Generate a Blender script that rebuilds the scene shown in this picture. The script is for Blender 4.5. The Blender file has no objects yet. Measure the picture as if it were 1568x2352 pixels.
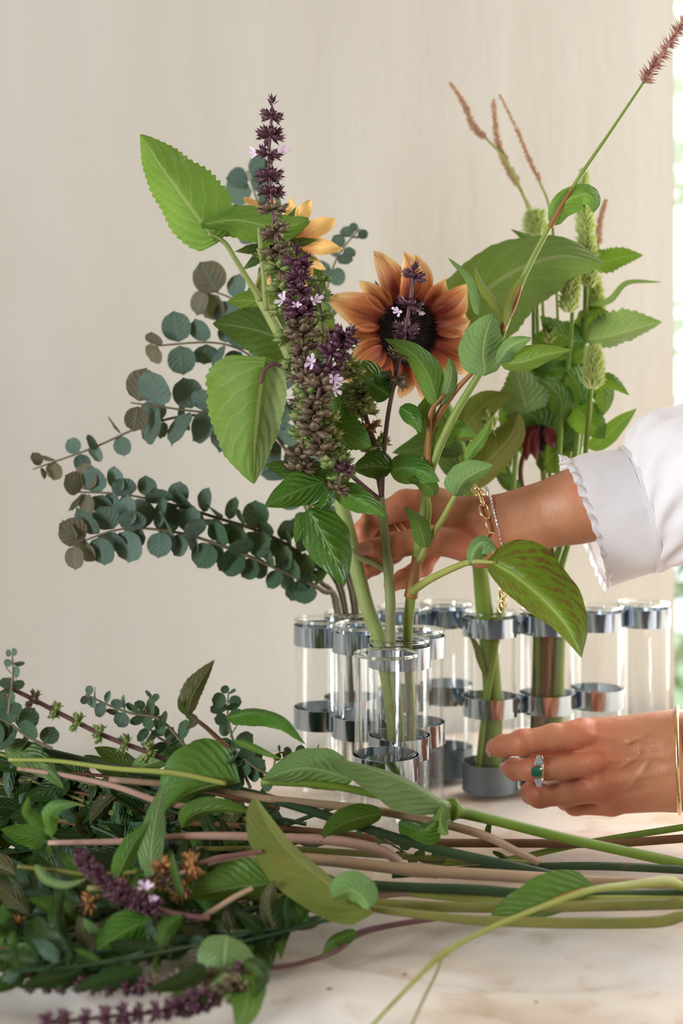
import bpy, math, random
import numpy as np
from mathutils import Vector, Matrix, noise

# ------------------------------------------------------------------ camera, world, light
SC = bpy.context.scene
COL = SC.collection
F, CX, HY = 3400.0, 784.0, 925.0        # focal length in px, principal column, horizon row (1568 x 2352 frame)
ZT = 0.75                               # table top
CAMH = 0.37                             # lens above table top
CZ = ZT + CAMH
cam_d = bpy.data.cameras.new('camera'); cam = bpy.data.objects.new('camera', cam_d); COL.objects.link(cam)
cam.location = (0, 0, CZ); cam.rotation_euler = (math.pi/2, 0, 0)
cam_d.sensor_fit = 'VERTICAL'; cam_d.sensor_height = 36.0; cam_d.sensor_width = 24.0
cam_d.lens = F/2352*36; cam_d.shift_y = -(1176-HY)/2352
cam_d.clip_start = 0.05
cam_d.dof.use_dof = True; cam_d.dof.focus_distance = 1.19; cam_d.dof.aperture_fstop = 4.5
SC.camera = cam
SC.view_settings.view_transform = 'Standard'; SC.view_settings.look = 'None'
SC.view_settings.gamma = 1.0; SC.view_settings.use_curve_mapping = False
SC.view_settings.exposure = 0.0
SC.cycles.transparent_max_bounces = 32; SC.cycles.max_bounces = 8
W = bpy.data.worlds.new('sky'); SC.world = W; W.use_nodes = True
bg = W.node_tree.nodes['Background']; bg.inputs[0].default_value = (0.86, 0.94, 1.0, 1); bg.inputs[1].default_value = 1.6

# room frame: back wall line through O, u to the right along it, n into the room
O = Vector((0.4112, 1.83, 0)); U = Vector((0.920, 0.391, 0)).normalized(); N = Vector((U.y, -U.x, 0))
def R(u, d, z): return O + U*u + N*d + Vector((0, 0, z))
def area(name, loc, aim, sx, sy, power, col):
    l = bpy.data.lights.new(name, 'AREA'); l.shape = 'RECTANGLE'; l.size = sx; l.size_y = sy; l.energy = power; l.color = col
    o = bpy.data.objects.new(name, l); COL.objects.link(o); o.location = loc
    o.rotation_euler = (Vector(aim)-Vector(loc)).to_track_quat('-Z', 'Y').to_euler(); return o
area('daylight_right_window', R(0.62, -0.03, 1.40), R(0.2, 1.3, 0.9), 0.95, 1.6, 40, (1.0, 0.97, 0.92))
area('daylight_side_window', R(1.55, 1.25, 1.6), R(-0.6, 0.7, 0.9), 1.5, 1.3, 52, (1.0, 0.965, 0.92))
area('daylight_left_window', R(-2.9, 1.3, 1.30), R(-.2, 0.3, 1.05), 0.6, 1.2, 70, (0.87, 0.93, 1.0))

RND = random.Random(7)
# ------------------------------------------------------------------ pixels to points
def P(px, py, Y): return ((px-CX)*Y/F, Y, CZ-(py-HY)*Y/F)
def Pn(a):
    a = np.asarray(a, float); Y = a[..., 2]
    return np.stack([(a[..., 0]-CX)*Y/F, Y, CZ-(a[..., 1]-HY)*Y/F], -1)
def pp(pts, Y0, Y1=None):
    """fill in missing depths linearly from Y0 to Y1"""
    if Y1 is None: Y1 = Y0
    n = max(1, len(pts)-1)
    return [(p[0], p[1], p[2] if len(p) > 2 else Y0+(Y1-Y0)*i/n) for i, p in enumerate(pts)]
def ymax(py, lift=0.006): return F*(CAMH-lift)/max(py-HY, 1)
def clampY(pts, lift=0.006): return [(x, y, min(Y, ymax(y, lift))) for x, y, Y in pts]
def catmull(pts, n):
    p = np.asarray(pts, float)
    if len(p) == 1: return np.repeat(p, n+1, 0)
    p = np.vstack([2*p[0]-p[1], p, 2*p[-1]-p[-2]]); m = len(p)-3
    out = []
    for s in np.linspace(0, m, n+1):
        i = min(int(s), m-1); t = s-i
        a, b, c, d = p[i], p[i+1], p[i+2], p[i+3]
        out.append(.5*((2*b)+(c-a)*t+(2*a-5*b+4*c-d)*t*t+(3*b-a-3*c+d)*t**3))
    return np.array(out)

# ------------------------------------------------------------------ materials
def mat(name, build):
    m = bpy.data.materials.new(name); m.use_nodes = True; nt = m.node_tree; nt.nodes.clear()
    out = nt.nodes.new('ShaderNodeOutputMaterial')
    class G: pass
    g = G(); g.nt = nt
    def nd(t, ins=None, **kw):
        x = nt.nodes.new(t)
        for k, v in kw.items(): setattr(x, k, v)
        for k, v in (ins or {}).items():
            if isinstance(v, bpy.types.NodeSocket): nt.links.new(v, x.inputs[k])
            else: x.inputs[k].default_value = v
        return x
    g.nd = nd
    g.math = lambda op, a, b=0.0, c=0.0: nd('ShaderNodeMath', {0: a, 1: b, 2: c}, operation=op).outputs[0]
    g.mix = lambda f, a, b, bt='MIX': (lambda x: x.outputs[2])(nd('ShaderNodeMix', {0: f, 6: a, 7: b}, data_type='RGBA', blend_type=bt))
    g.noise = lambda sc, det=3.0, vec=None, rough=.5: nd('ShaderNodeTexNoise', {'Scale': sc, 'Detail': det, 'Roughness': rough, **({'Vector': vec} if vec else {})}).outputs[0]
    def ss(v, lo, hi, a=0.0, b=1.0):
        return nd('ShaderNodeMapRange', {0: v, 1: lo, 2: hi, 3: a, 4: b}, interpolation_type='SMOOTHSTEP').outputs[0]
    g.ss = ss
    g.bump = lambda h, s=.3, d=.001: nd('ShaderNodeBump', {'Strength': s, 'Distance': d, 'Height': h}).outputs[0]
    g.obj = lambda: nd('ShaderNodeTexCoord').outputs['Object']
    g.geo = lambda: nd('ShaderNodeNewGeometry').outputs['Position']
    g.rand = lambda: nd('ShaderNodeObjectInfo').outputs['Random']
    g.pr = lambda **kw: nd('ShaderNodeBsdfPrincipled', {k.replace('_', ' '): v for k, v in kw.items()}).outputs[0]
    s = build(g)
    nt.links.new(s, out.inputs[0]); return m
def c4(c): return (c[0], c[1], c[2], 1)
def s2l(r, g, b):
    f = lambda v: (v/255/12.92 if v/255 <= .04045 else ((v/255+.055)/1.055)**2.4)
    return (f(r), f(g), f(b), 1)

def leaf_mat(name, base, base2, vein, nveins=7, ang=.35, vs=.55, rough=.42, trans=.25, blotch=None, blot=(.5, .62), bumpd=.0012, vari=.12, midw=.045):
    def b(g):
        uv = g.nd('ShaderNodeUVMap').outputs[0]; s = g.nd('ShaderNodeSeparateXYZ', {0: uv})
        uu = g.math('ABSOLUTE', g.math('MULTIPLY_ADD', s.outputs[0], 2.0, -1.0)); v = s.outputs[1]
        wob = g.math('MULTIPLY', g.noise(6.0, 2, uv), .10)
        x = g.math('MULTIPLY', g.math('SUBTRACT', g.math('ADD', v, wob), g.math('MULTIPLY', g.math('POWER', uu, 1.25), ang)), float(nveins))
        fr = g.math('ABSOLUTE', g.math('SUBTRACT', g.math('FRACT', x), .5))        # .5 on the vein
        lat = g.ss(fr, .40, .49)
        lat = g.math('MULTIPLY', lat, g.ss(uu, .95, .6))
        midr = g.ss(uu, midw*1.9, midw*.5)
        veinm = g.math('MINIMUM', g.math('ADD', g.math('MULTIPLY', lat, vs), midr), 1.0)
        fine = g.noise(220.0, 3, g.obj())
        n1 = g.noise(26.0, 3, g.obj())
        col = g.mix(g.ss(n1, .3, .7), c4(base), c4(base2))
        col = g.mix(g.math('MULTIPLY', fine, .35), col, c4([k*.55 for k in base]))
        rv = g.math('MULTIPLY_ADD', g.rand(), vari*2, 1-vari)
        hsv = g.nd('ShaderNodeHueSaturation', {'Hue': g.math('MULTIPLY_ADD', g.rand(), .03, .485), 'Value': rv, 'Color': col}).outputs[0]
        if blotch:
            bl = g.ss(g.noise(9.0, 4, uv), blot[0], blot[1])
            near = g.ss(g.math('ADD', fr, g.math('MULTIPLY', g.math('SUBTRACT', g.noise(40.0, 3, uv), .5), .7)), .10, .42)
            edge = g.math('MULTIPLY', bl, g.math('MULTIPLY', near, g.ss(uu, .08, .45)))
            hsv = g.mix(edge, hsv, c4(blotch))
        col = g.mix(g.math('MULTIPLY', veinm, .62), hsv, c4(vein))
        h = g.math('ADD', g.math('MULTIPLY', g.math('MULTIPLY', fr, 2.0), g.ss(uu, 0, .3)), g.math('MULTIPLY', fine, .25))
        h = g.math('SUBTRACT', h, g.math('MULTIPLY', midr, .6))
        bp = g.bump(g.math('MULTIPLY', h, -1.0), .55, bumpd)
        pb = g.pr(Base_Color=col, Roughness=rough, Normal=bp, Specular_IOR_Level=.24)
        tr = g.nd('ShaderNodeBsdfTranslucent', {'Color': g.mix(.5, col, c4((.30, .42, .03)))}).outputs[0]
        return g.nd('ShaderNodeMixShader', {0: trans, 1: pb, 2: tr}).outputs[0]
    return mat(name, b)
def stem_mat(name, c1, c2, sc=60.0, rough=.5):
    def b(g):
        ob = g.obj(); n = g.noise(sc, 3, ob); n2 = g.noise(14.0, 2, ob)
        col = g.mix(g.ss(n2, .35, .65), c4(c1), c4(c2)); col = g.mix(g.math('MULTIPLY', n, .45), col, c4([k*.4 for k in c1]))
        col = g.mix(g.ss(g.noise(38.0, 4, ob), .60, .74, 0, .55), col, c4((.17, .075, .025)))
        return g.pr(Base_Color=col, Roughness=rough, Specular_IOR_Level=.3, Normal=g.bump(g.noise(400.0, 2, ob), .25, .0006))
    return mat(name, b)
def plain(name, c, rough=.5, metal=0.0, vari=.25, sc=80.0, trans=0.0, spec=.4):
    def b(g):
        n = g.noise(sc, 3, g.obj()); col = g.mix(g.math('MULTIPLY', n, vari), c4(c), c4([k*.35 for k in c[:3]]))
        p = g.pr(Base_Color=col, Roughness=rough, Metallic=metal, Specular_IOR_Level=spec)
        if trans:
            t = g.nd('ShaderNodeBsdfTranslucent', {'Color': c4(c)}).outputs[0]
            p = g.nd('ShaderNodeMixShader', {0: trans, 1: p, 2: t}).outputs[0]
        return p
    return mat(name, b)

M = {}
M['sunleaf'] = leaf_mat('sunflower_leaf_green', (.135, .235, .030), (.180, .290, .045), (.36, .42, .15), 6, .45, .45, .55, .30)
M['sundark'] = leaf_mat('sunflower_leaf_deep_green', (.045, .095, .018), (.060, .125, .022), (.16, .22, .07), 6, .45, .4, .6, .25)
M['sunbig'] = leaf_mat('sunflower_leaf_grey_green', (.085, .170, .028), (.125, .205, .055), (.25, .25, .13), 6, .45, .35, .55, .25)
M['basil'] = leaf_mat('basil_leaf_green', (.060, .165, .022), (.090, .210, .032), (.20, .32, .09), 6, .5, .5, .36, .22, bumpd=.0028)
M['basildk'] = leaf_mat('basil_leaf_deep_green', (.030, .108, .010), (.046, .140, .015), (.26, .36, .10), 6, .5, .35, .30, .18, midw=.03, bumpd=.0026)
M['knot'] = leaf_mat('knotweed_leaf_green', (.080, .175, .024), (.115, .220, .042), (.26, .34, .13), 9, .35, .5, .45, .28)
M['knotgrey'] = leaf_mat('knotweed_leaf_grey_green', (.125, .225, .070), (.175, .275, .100), (.34, .43, .17), 9, .35, .55, .5, .25)
M['knotred'] = leaf_mat('knotweed_leaf_reddened', (.10, .19, .012), (.135, .225, .018), (.27, .33, .05), 10, .4, .35, .40, .25, blotch=(.115, .045, .014), blot=(.40, .52))
M['olive'] = leaf_mat('leaf_yellowing_olive', (.15, .19, .035), (.20, .22, .05), (.36, .36, .08), 9, .35, .4, .45, .3, blotch=(.20, .15, .03))
M['mint'] = leaf_mat('hyssop_leaf_green', (.045, .125, .012), (.075, .160, .018), (.17, .25, .08), 7, .45, .45, .5, .28)
M['mintgrey'] = leaf_mat('hyssop_leaf_grey_green', (.12, .195, .060), (.16, .23, .085), (.30, .36, .20), 7, .45, .6, .55, .25)
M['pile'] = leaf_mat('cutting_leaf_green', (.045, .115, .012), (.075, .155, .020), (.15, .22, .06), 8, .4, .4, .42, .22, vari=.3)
M['piledk'] = leaf_mat('cutting_leaf_dark', (.014, .040, .007), (.026, .062, .010), (.07, .10, .03), 8, .4, .35, .45, .2, vari=.35)  # dark leaves; their colour also carries the shade deep in the heap
M['purpleleaf'] = leaf_mat('purple_tinged_leaf', (.05, .055, .018), (.075, .07, .025), (.16, .17, .06), 7, .4, .4, .45, .2, blotch=(.07, .02, .03))
M['euc'] = leaf_mat('eucalyptus_leaf_blue_green', (.085, .135, .105), (.115, .165, .130), (.15, .195, .15), 5, .4, .10, .6, .10, vari=.25, midw=.03)
M['eucdk'] = leaf_mat('eucalyptus_leaf_dark_green', (.040, .085, .045), (.060, .110, .060), (.09, .14, .075), 5, .4, .10, .55, .12, vari=.25, midw=.03)
M['euctip'] = leaf_mat('eucalyptus_tip_reddish', (.15, .14, .09), (.12, .15, .095), (.20, .18, .12), 5, .4, .10, .55, .15, blotch=(.20, .075, .075), blot=(.35, .6))
M['stem_sun'] = stem_mat('sunflower_stem_green', (.24, .30, .085), (.30, .33, .10))
M['stem_gr'] = stem_mat('green_stem', (.135, .22, .022), (.18, .26, .035))
M['stem_basil'] = stem_mat('basil_stem_pale_green', (.21, .25, .09), (.24, .23, .11))
M['stem_purple'] = stem_mat('basil_stem_purple', (.13, .055, .06), (.17, .085, .075))
M['stem_dk'] = stem_mat('dark_green_stem', (.028, .055, .022), (.042, .075, .026))
M['stem_tan'] = stem_mat('tan_stem', (.36, .24, .14), (.42, .27, .18))
M['stem_pink'] = stem_mat('pinkish_stem', (.42, .25, .19), (.47, .30, .22))
M['stem_olive'] = stem_mat('olive_stem', (.17, .17, .04), (.22, .20, .05))
M['stem_brown'] = stem_mat('brown_stem', (.13, .055, .025), (.16, .085, .03))
M['stem_yel'] = stem_mat('yellow_green_stem', (.30, .34, .07), (.36, .36, .09))
M['stem_knot'] = stem_mat('knotweed_stem_green', (.22, .30, .06), (.27, .33, .07))
M['stem_euc'] = stem_mat('eucalyptus_twig', (.14, .12, .06), (.18, .14, .08))
M['sheath'] = stem_mat('rusty_sheath', (.30, .115, .03), (.36, .18, .05))
M['purple'] = plain('basil_calyx_purple', (.105, .036, .058), .5, vari=.4, sc=300)
M['mauve'] = plain('basil_calyx_brown_purple', (.165, .115, .065), .5, vari=.35, sc=300)
M['calgreen'] = plain('basil_calyx_green', (.23, .30, .085), .5, vari=.35, sc=300, trans=.15)
M['calyel'] = plain('basil_calyx_yellow_green', (.34, .36, .11), .5, vari=.35, sc=300, trans=.15)
M['calorange'] = plain('dried_calyx_orange_brown', (.42, .20, .06), .6, vari=.35, sc=300)
M['floret'] = plain('floret_pale_lilac', (.80, .62, .78), .5, vari=.15, sc=300, trans=.3)
M['fluff'] = plain('hyssop_spike_pale_green', (.70, .78, .30), .6, vari=.3, sc=260, trans=.2)
M['rust'] = plain('seed_spike_rusty', (.62, .38, .23), .6, vari=.35, sc=300, trans=.1)
M['rustpink'] = plain('knotweed_spike_pink_brown', (.52, .26, .20), .6, vari=.4, sc=300, trans=.1)
M['disc'] = plain('sunflower_disc_dark_brown', (.022, .010, .007), .7, vari=.5, sc=500)
M['discb'] = plain('sunflower_disc_rim_brown', (.10, .035, .012), .7, vari=.5, sc=500)
M['redpetal'] = plain('dark_red_petal', (.16, .012, .010), .5, vari=.4, sc=60, trans=.2)
def b_petal(g):
    uv = g.nd('ShaderNodeUVMap').outputs[0]; s = g.nd('ShaderNodeSeparateXYZ', {0: uv})
    st = g.noise(1.0, 3, g.nd('ShaderNodeCombineXYZ', {0: g.math('MULTIPLY', s.outputs[0], 14.0), 1: g.math('MULTIPLY', s.outputs[1], 1.6), 2: g.math('MULTIPLY', g.rand(), 30.0)}).outputs[0])
    v = g.math('ADD', s.outputs[1], g.math('MULTIPLY', g.math('SUBTRACT', st, .5), .7))
    au = g.math('ABSOLUTE', g.math('MULTIPLY_ADD', s.outputs[0], 2.0, -1.0)); v = g.math('ADD', v, g.math('MULTIPLY', au, .28))
    col = g.mix(g.ss(v, .18, .78), c4((.21, .030, .020)), c4((.60, .21, .07)))
    col = g.mix(g.ss(v, .62, 1.05), col, c4((.90, .58, .26)))
    pb = g.pr(Base_Color=col, Roughness=.5, Specular_IOR_Level=.25, Normal=g.bump(st, .5, .001))
    t = g.nd('ShaderNodeBsdfTranslucent', {'Color': col}).outputs[0]
    return g.nd('ShaderNodeMixShader', {0: .3, 1: pb, 2: t}).outputs[0]
M['petal'] = mat('sunflower_petal_peach', b_petal)
def b_petaly(g):
    uv = g.nd('ShaderNodeUVMap').outputs[0]; s = g.nd('ShaderNodeSeparateXYZ', {0: uv})
    st = g.noise(1.0, 3, g.nd('ShaderNodeCombineXYZ', {0: g.math('MULTIPLY', s.outputs[0], 12.0), 1: g.math('MULTIPLY', s.outputs[1], 1.4), 2: g.math('MULTIPLY', g.rand(), 30.0)}).outputs[0])
    v = g.math('ADD', s.outputs[1], g.math('MULTIPLY', g.math('SUBTRACT', st, .5), .9))
    col = g.mix(g.ss(v, .05, .5), c4((.55, .19, .07)), c4((.80, .50, .18)))
    pb = g.pr(Base_Color=col, Roughness=.5, Specular_IOR_Level=.25, Normal=g.bump(st, .5, .001))
    t = g.nd('ShaderNodeBsdfTranslucent', {'Color': col}).outputs[0]
    return g.nd('ShaderNodeMixShader', {0: .35, 1: pb, 2: t}).outputs[0]
M['petaly'] = mat('sunflower_petal_golden', b_petaly)
def b_glass(g):
    lw = g.nd('ShaderNodeLayerWeight', {'Blend': .5}).outputs['Facing']
    fr = g.math('MULTIPLY_ADD', g.math('POWER', lw, 4.5), .60, .028)
    tint = g.mix(g.math('POWER', lw, 4.0), c4((.996, .997, .996)), c4((.90, .93, .92)))
    t = g.nd('ShaderNodeBsdfTransparent', {'Color': tint}).outputs[0]
    gl = g.nd('ShaderNodeBsdfGlossy', {'Color': (1, 1, 1, 1), 'Roughness': .03}).outputs[0]
    return g.nd('ShaderNodeMixShader', {0: fr, 1: t, 2: gl}).outputs[0]
M['glass'] = mat('clear_glass', b_glass)
M['rimglass'] = mat('solid_glass_rim', lambda g: g.nd('ShaderNodeBsdfGlass', {'Color': (.97, .98, .96, 1), 'Roughness': .0, 'IOR': 1.47}).outputs[0])
def b_zinc(g):
    ob = g.obj(); n = g.noise(30.0, 3, ob)
    col = g.mix(n, c4((.36, .44, .51)), c4((.56, .62, .68)))
    return g.pr(Base_Color=col, Metallic=1.0, Roughness=g.math('MULTIPLY_ADD', n, .10, .06), Normal=g.bump(g.noise(60.0, 2, ob), .06, .001))
M['zinc'] = mat('polished_zinc_band', b_zinc)
def b_cup(g):
    n = g.noise(60.0, 4, g.obj()); col = g.mix(n, c4((.13, .16, .18)), c4((.22, .26, .28)))
    return g.pr(Base_Color=col, Metallic=.75, Roughness=.5)
M['cup'] = mat('dull_zinc_cup', b_cup)
M['gold'] = plain('gold', (.86, .63, .34), .22, 1.0, .1, 200)
M['silver'] = plain('silver_setting', (.85, .85, .86), .12, 1.0, .05, 200)
M['diamond'] = plain('white_gemstone', (.86, .88, .9), .05, .6, .5, 900)
M['emerald'] = mat('emerald_gemstone', lambda g: g.pr(Base_Color=c4((.0, .105, .065)), Roughness=.06, Specular_IOR_Level=.8))
M['nail'] = plain('fingernail', (.52, .24, .16), .28, vari=.1, sc=100)
def b_skin(g):
    a = g.nd('ShaderNodeAttribute', attribute_name='flush').outputs['Fac']
    ob = g.obj(); n1 = g.noise(28.0, 4, ob); n2 = g.noise(150.0, 4, ob); fr = g.noise(70.0, 2, ob)
    col = g.mix(g.ss(n1, .3, .7), c4((.43, .178, .088)), c4((.50, .222, .115)))
    col = g.mix(g.math('MULTIPLY', a, .85), col, c4((.52, .125, .065)))
    col = g.mix(g.ss(fr, .66, .74, 0, .35), col, c4((.27, .12, .06)))
    col = g.mix(g.ss(g.noise(45.0, 3, ob), .52, .72, 0, .45), col, c4((.46, .115, .062)))
    h = g.math('ADD', g.math('MULTIPLY', g.noise(1.0, 4, g.nd('ShaderNodeVectorMath', {0: ob, 1: (520.0, 380.0, 210.0)}, operation='MULTIPLY').outputs[0]), .7), n2)
    return g.pr(Base_Color=col, Roughness=.48, Specular_IOR_Level=.35, Subsurface_Weight=.12, Subsurface_Radius=(.006, .002, .001), Subsurface_Scale=1.0, Normal=g.bump(h, .35, .0012))
M['skin'] = mat('skin', b_skin)
def b_shirt(g):
    ob = g.obj(); wv = g.noise(900.0, 2, ob); n = g.noise(18.0, 4, ob)
    p = g.pr(Base_Color=c4((.86, .855, .88)), Roughness=.85, Specular_IOR_Level=.1, Normal=g.bump(g.math('ADD', g.math('MULTIPLY', n, 4.0), wv), .5, .0012))
    t = g.nd('ShaderNodeBsdfTranslucent', {'Color': c4((.9, .88, .9))}).outputs[0]
    return g.nd('ShaderNodeMixShader', {0: .35, 1: p, 2: t}).outputs[0]
M['shirt'] = mat('white_cotton', b_shirt)
def b_wall(g):
    pos = g.geo()
    st = g.noise(1.0, 5, g.nd('ShaderNodeVectorMath', {0: pos, 1: (7.0, 7.0, 1.3)}, operation='MULTIPLY').outputs[0], .6)
    big = g.noise(2.2, 4, pos); fine = g.noise(90.0, 4, pos)
    col = g.mix(g.ss(st, .3, .75), c4((.512, .473, .405)), c4((.555, .52, .458)))
    col = g.mix(g.math('MULTIPLY', g.ss(big, .45, .75), .35), col, c4((.49, .435, .355)))
    h = g.math('ADD', g.math('MULTIPLY', st, 3.0), g.math('MULTIPLY', fine, .4))
    return g.pr(Base_Color=col, Roughness=.85, Specular_IOR_Level=.15, Normal=g.bump(h, .4, .004))
M['wall'] = mat('limewashed_plaster', b_wall)
M['darkwall'] = plain('wall_darkened_for_contrast', (.10, .11, .12), .8, vari=.2, sc=4)  # unseen front wall, coloured dark for contrast in the bands and less fill
M['ceil'] = plain('ceiling_plaster', (.30, .26, .22), .9, vari=.15, sc=5)
M['floor'] = plain('wooden_floor', (.22, .14, .08), .6, vari=.5, sc=9)
M['wood'] = plain('pale_wood_frame', (.62, .42, .27), .5, vari=.3, sc=25)
M['tablewood'] = plain('table_wood', (.30, .19, .11), .6, vari=.4, sc=30)
M['hedge'] = leaf_mat('hedge_leaf_overexposed', (.50, .66, .40), (.60, .74, .48), (.5, .65, .4), 5, .4, .2, .5, .35)  # overexposed daylight outside is put into this pale leaf colour
def b_linen(g):
    pos = g.geo()
    sx = g.nd('ShaderNodeTexWave', {'Vector': pos, 'Scale': 420.0, 'Distortion': 2.0, 'Detail': 1.0}, bands_direction='X').outputs['Fac']
    sy = g.nd('ShaderNodeTexWave', {'Vector': pos, 'Scale': 420.0, 'Distortion': 2.0, 'Detail': 1.0}, bands_direction='Y').outputs['Fac']
    weave = g.math('ADD', sx, sy)
    st = g.noise(1.0, 4, g.nd('ShaderNodeVectorMath', {0: pos, 1: (5.0, 11.0, 3.0)}, operation='MULTIPLY').outputs[0])
    st2 = g.noise(26.0, 4, pos); sp = g.noise(60.0, 2, pos)
    col = g.mix(g.ss(st, .35, .7), c4((.80, .735, .67)), c4((.66, .53, .41)))
    col = g.mix(g.math('MULTIPLY', g.ss(st2, .52, .70), .5), col, c4((.54, .37, .24)))
    col = g.mix(g.ss(sp, .76, .80, 0, .5), col, c4((.30, .17, .10)))
    return g.pr(Base_Color=col, Roughness=.9, Specular_IOR_Level=.1, Normal=g.bump(g.math('ADD', weave, g.math('MULTIPLY', st2, 2.5)), .45, .0009))
M['linen'] = mat('natural_linen', b_linen)

# ------------------------------------------------------------------ objects
WL = {}                                     # world origin of each object made here
def tag(o, label, cat, group=None, kind=None):
    if label: o['label'] = label
    if cat: o['category'] = cat
    if group: o['group'] = group
    if kind: o['kind'] = kind
    return o
def thing(name, label, cat, loc, group=None):
    o = bpy.data.objects.new(name, None); COL.objects.link(o); o.location = loc; o.empty_display_size = .02
    WL[o.name] = Vector(loc); return tag(o, label, cat, group)
def link(o, parent, loc):
    COL.objects.link(o); WL[o.name] = Vector(loc)
    if parent is not None:
        o.parent = parent; o.matrix_parent_inverse = Matrix.Translation(-WL[parent.name])
    return o
def mk(name, verts, faces, m, parent=None, uv=None, smooth=True, kind=None, label=None, origin=None, attr=None):
    v = np.asarray(verts, float); c = np.array(origin if origin is not None else v.mean(0))
    me = bpy.data.meshes.new(name); me.from_pydata((v-c).tolist(), [], [list(map(int, f)) for f in faces])
    me.materials.append(M[m] if isinstance(m, str) else m)
    if uv is not None:
        ul = me.uv_layers.new(name='UVMap'); idx = np.empty(len(me.loops), int); me.loops.foreach_get('vertex_index', idx)
        ul.data.foreach_set('uv', np.asarray(uv, np.float32)[idx].ravel())
    if smooth: me.polygons.foreach_set('use_smooth', [True]*len(me.polygons))
    if attr is not None:
        a = me.attributes.new('flush', 'FLOAT', 'POINT'); a.data.foreach_set('value', np.asarray(attr, np.float32))
    o = bpy.data.objects.new(name, me); o.location = c
    link(o, parent, c)
    if kind: o['kind'] = kind
    if label: o['label'] = label
    return o
def inst(name, me, mw, parent):
    o = bpy.data.objects.new(name, me); o.matrix_basis = mw
    return link(o, parent, mw.translation)
def mesh_only(name, verts, faces, m, uv=None, smooth=True):
    me = bpy.data.meshes.new(name); me.from_pydata(np.asarray(verts, float).tolist(), [], [list(map(int, f)) for f in faces]); me.materials.append(M[m])
    if uv is not None:
        ul = me.uv_layers.new(name='UVMap'); idx = np.empty(len(me.loops), int); me.loops.foreach_get('vertex_index', idx)
        ul.data.foreach_set('uv', np.asarray(uv, np.float32)[idx].ravel())
    if smooth: me.polygons.foreach_set('use_smooth', [True]*len(me.polygons))
    return me
def grid_faces(n, m, close=False, off=0):
    f = []
    for i in range(n-1):
        for j in range(m if close else m-1):
            k = (j+1) % m
            f.append((off+i*m+j, off+i*m+k, off+(i+1)*m+k, off+(i+1)*m+j))
    return f
def box_vf(x0, x1, y0, y1, z0, z1, fn=None, off=0):
    v = [(x, y, z) for z in (z0, z1) for y in (y0, y1) for x in (x0, x1)]
    if fn: v = [tuple(fn(*p)) for p in v]
    return v, [tuple(off+i for i in f) for f in ((0, 2, 3, 1), (4, 5, 7, 6), (0, 1, 5, 4), (2, 6, 7, 3), (0, 4, 6, 2), (1, 3, 7, 5))]
def boxes(name, lst, m, parent=None, fn=None, kind=None, label=None):
    V, Fc = [], []
    for b in lst:
        v, f = box_vf(*b, fn=fn, off=len(V)); V += v; Fc += f
    return mk(name, V, Fc, m, parent, smooth=False, kind=kind, label=label)
def tube_vf(c, r, sides=8, off=0, cap=True):
    c = np.asarray(c, float); n = len(c); r = np.broadcast_to(np.asarray(r, float), (n,))
    t = np.gradient(c, axis=0); t /= np.linalg.norm(t, axis=1)[:, None]+1e-12
    a = np.array([0, 0, 1.0]) if abs(t[0][2]) < .9 else np.array([1.0, 0, 0])
    x = np.cross(t[0], a); x /= np.linalg.norm(x); V = []
    th = np.linspace(0, 2*math.pi, sides, endpoint=False)
    for i in range(n):
        x = x-t[i]*np.dot(x, t[i]); x /= np.linalg.norm(x)+1e-12; y = np.cross(t[i], x)
        V.append(c[i]+r[i]*(np.cos(th)[:, None]*x+np.sin(th)[:, None]*y))
    V = np.vstack(V); fc = grid_faces(n, sides, True, off)
    if cap:
        fc.append(tuple(off+i for i in range(sides))[::-1]); fc.append(tuple(off+(n-1)*sides+i for i in range(sides)))
    return V, fc
def stem(name, pts, rpx, m, parent, n=None, nodes=(), sides=8, label=None):
    """pts: (px, py, Y); rpx: radius in px (value or list along); nodes: (t, swell, width)"""
    n = n or max(6, 5*len(pts)); c = catmull(pts, n)
    t = np.linspace(0, 1, n+1); rp = np.interp(t, np.linspace(0, 1, len(rpx)), rpx) if isinstance(rpx, (list, tuple)) else np.full(n+1, float(rpx))
    for (tn, sw, wd) in nodes: rp = rp*(1+sw*np.exp(-((t-tn)/wd)**2))
    v, f = tube_vf(Pn(c), rp*c[:, 2]/F, sides)
    return mk(name, v, f, m, parent, label=label)
SH = {'ovate': (.55, .95, 0.0), 'lance': (.75, 1.05, 0.0), 'heart': (.30, .85, .10), 'round': (.5, .5, 0.0), 'petal': (.60, .80, 0.0), 'strip': (.35, .7, 0.0), 'wide': (.42, .75, .04), 'acum': (.52, 1.05, .03)}
def prof(t, sh):
    a, b, _ = SH[sh]; tm = a/(a+b); return (np.clip(t, 0, 1)**a)*(np.clip(1-t, 0, 1)**b)/(tm**a*(1-tm)**b)
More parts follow.
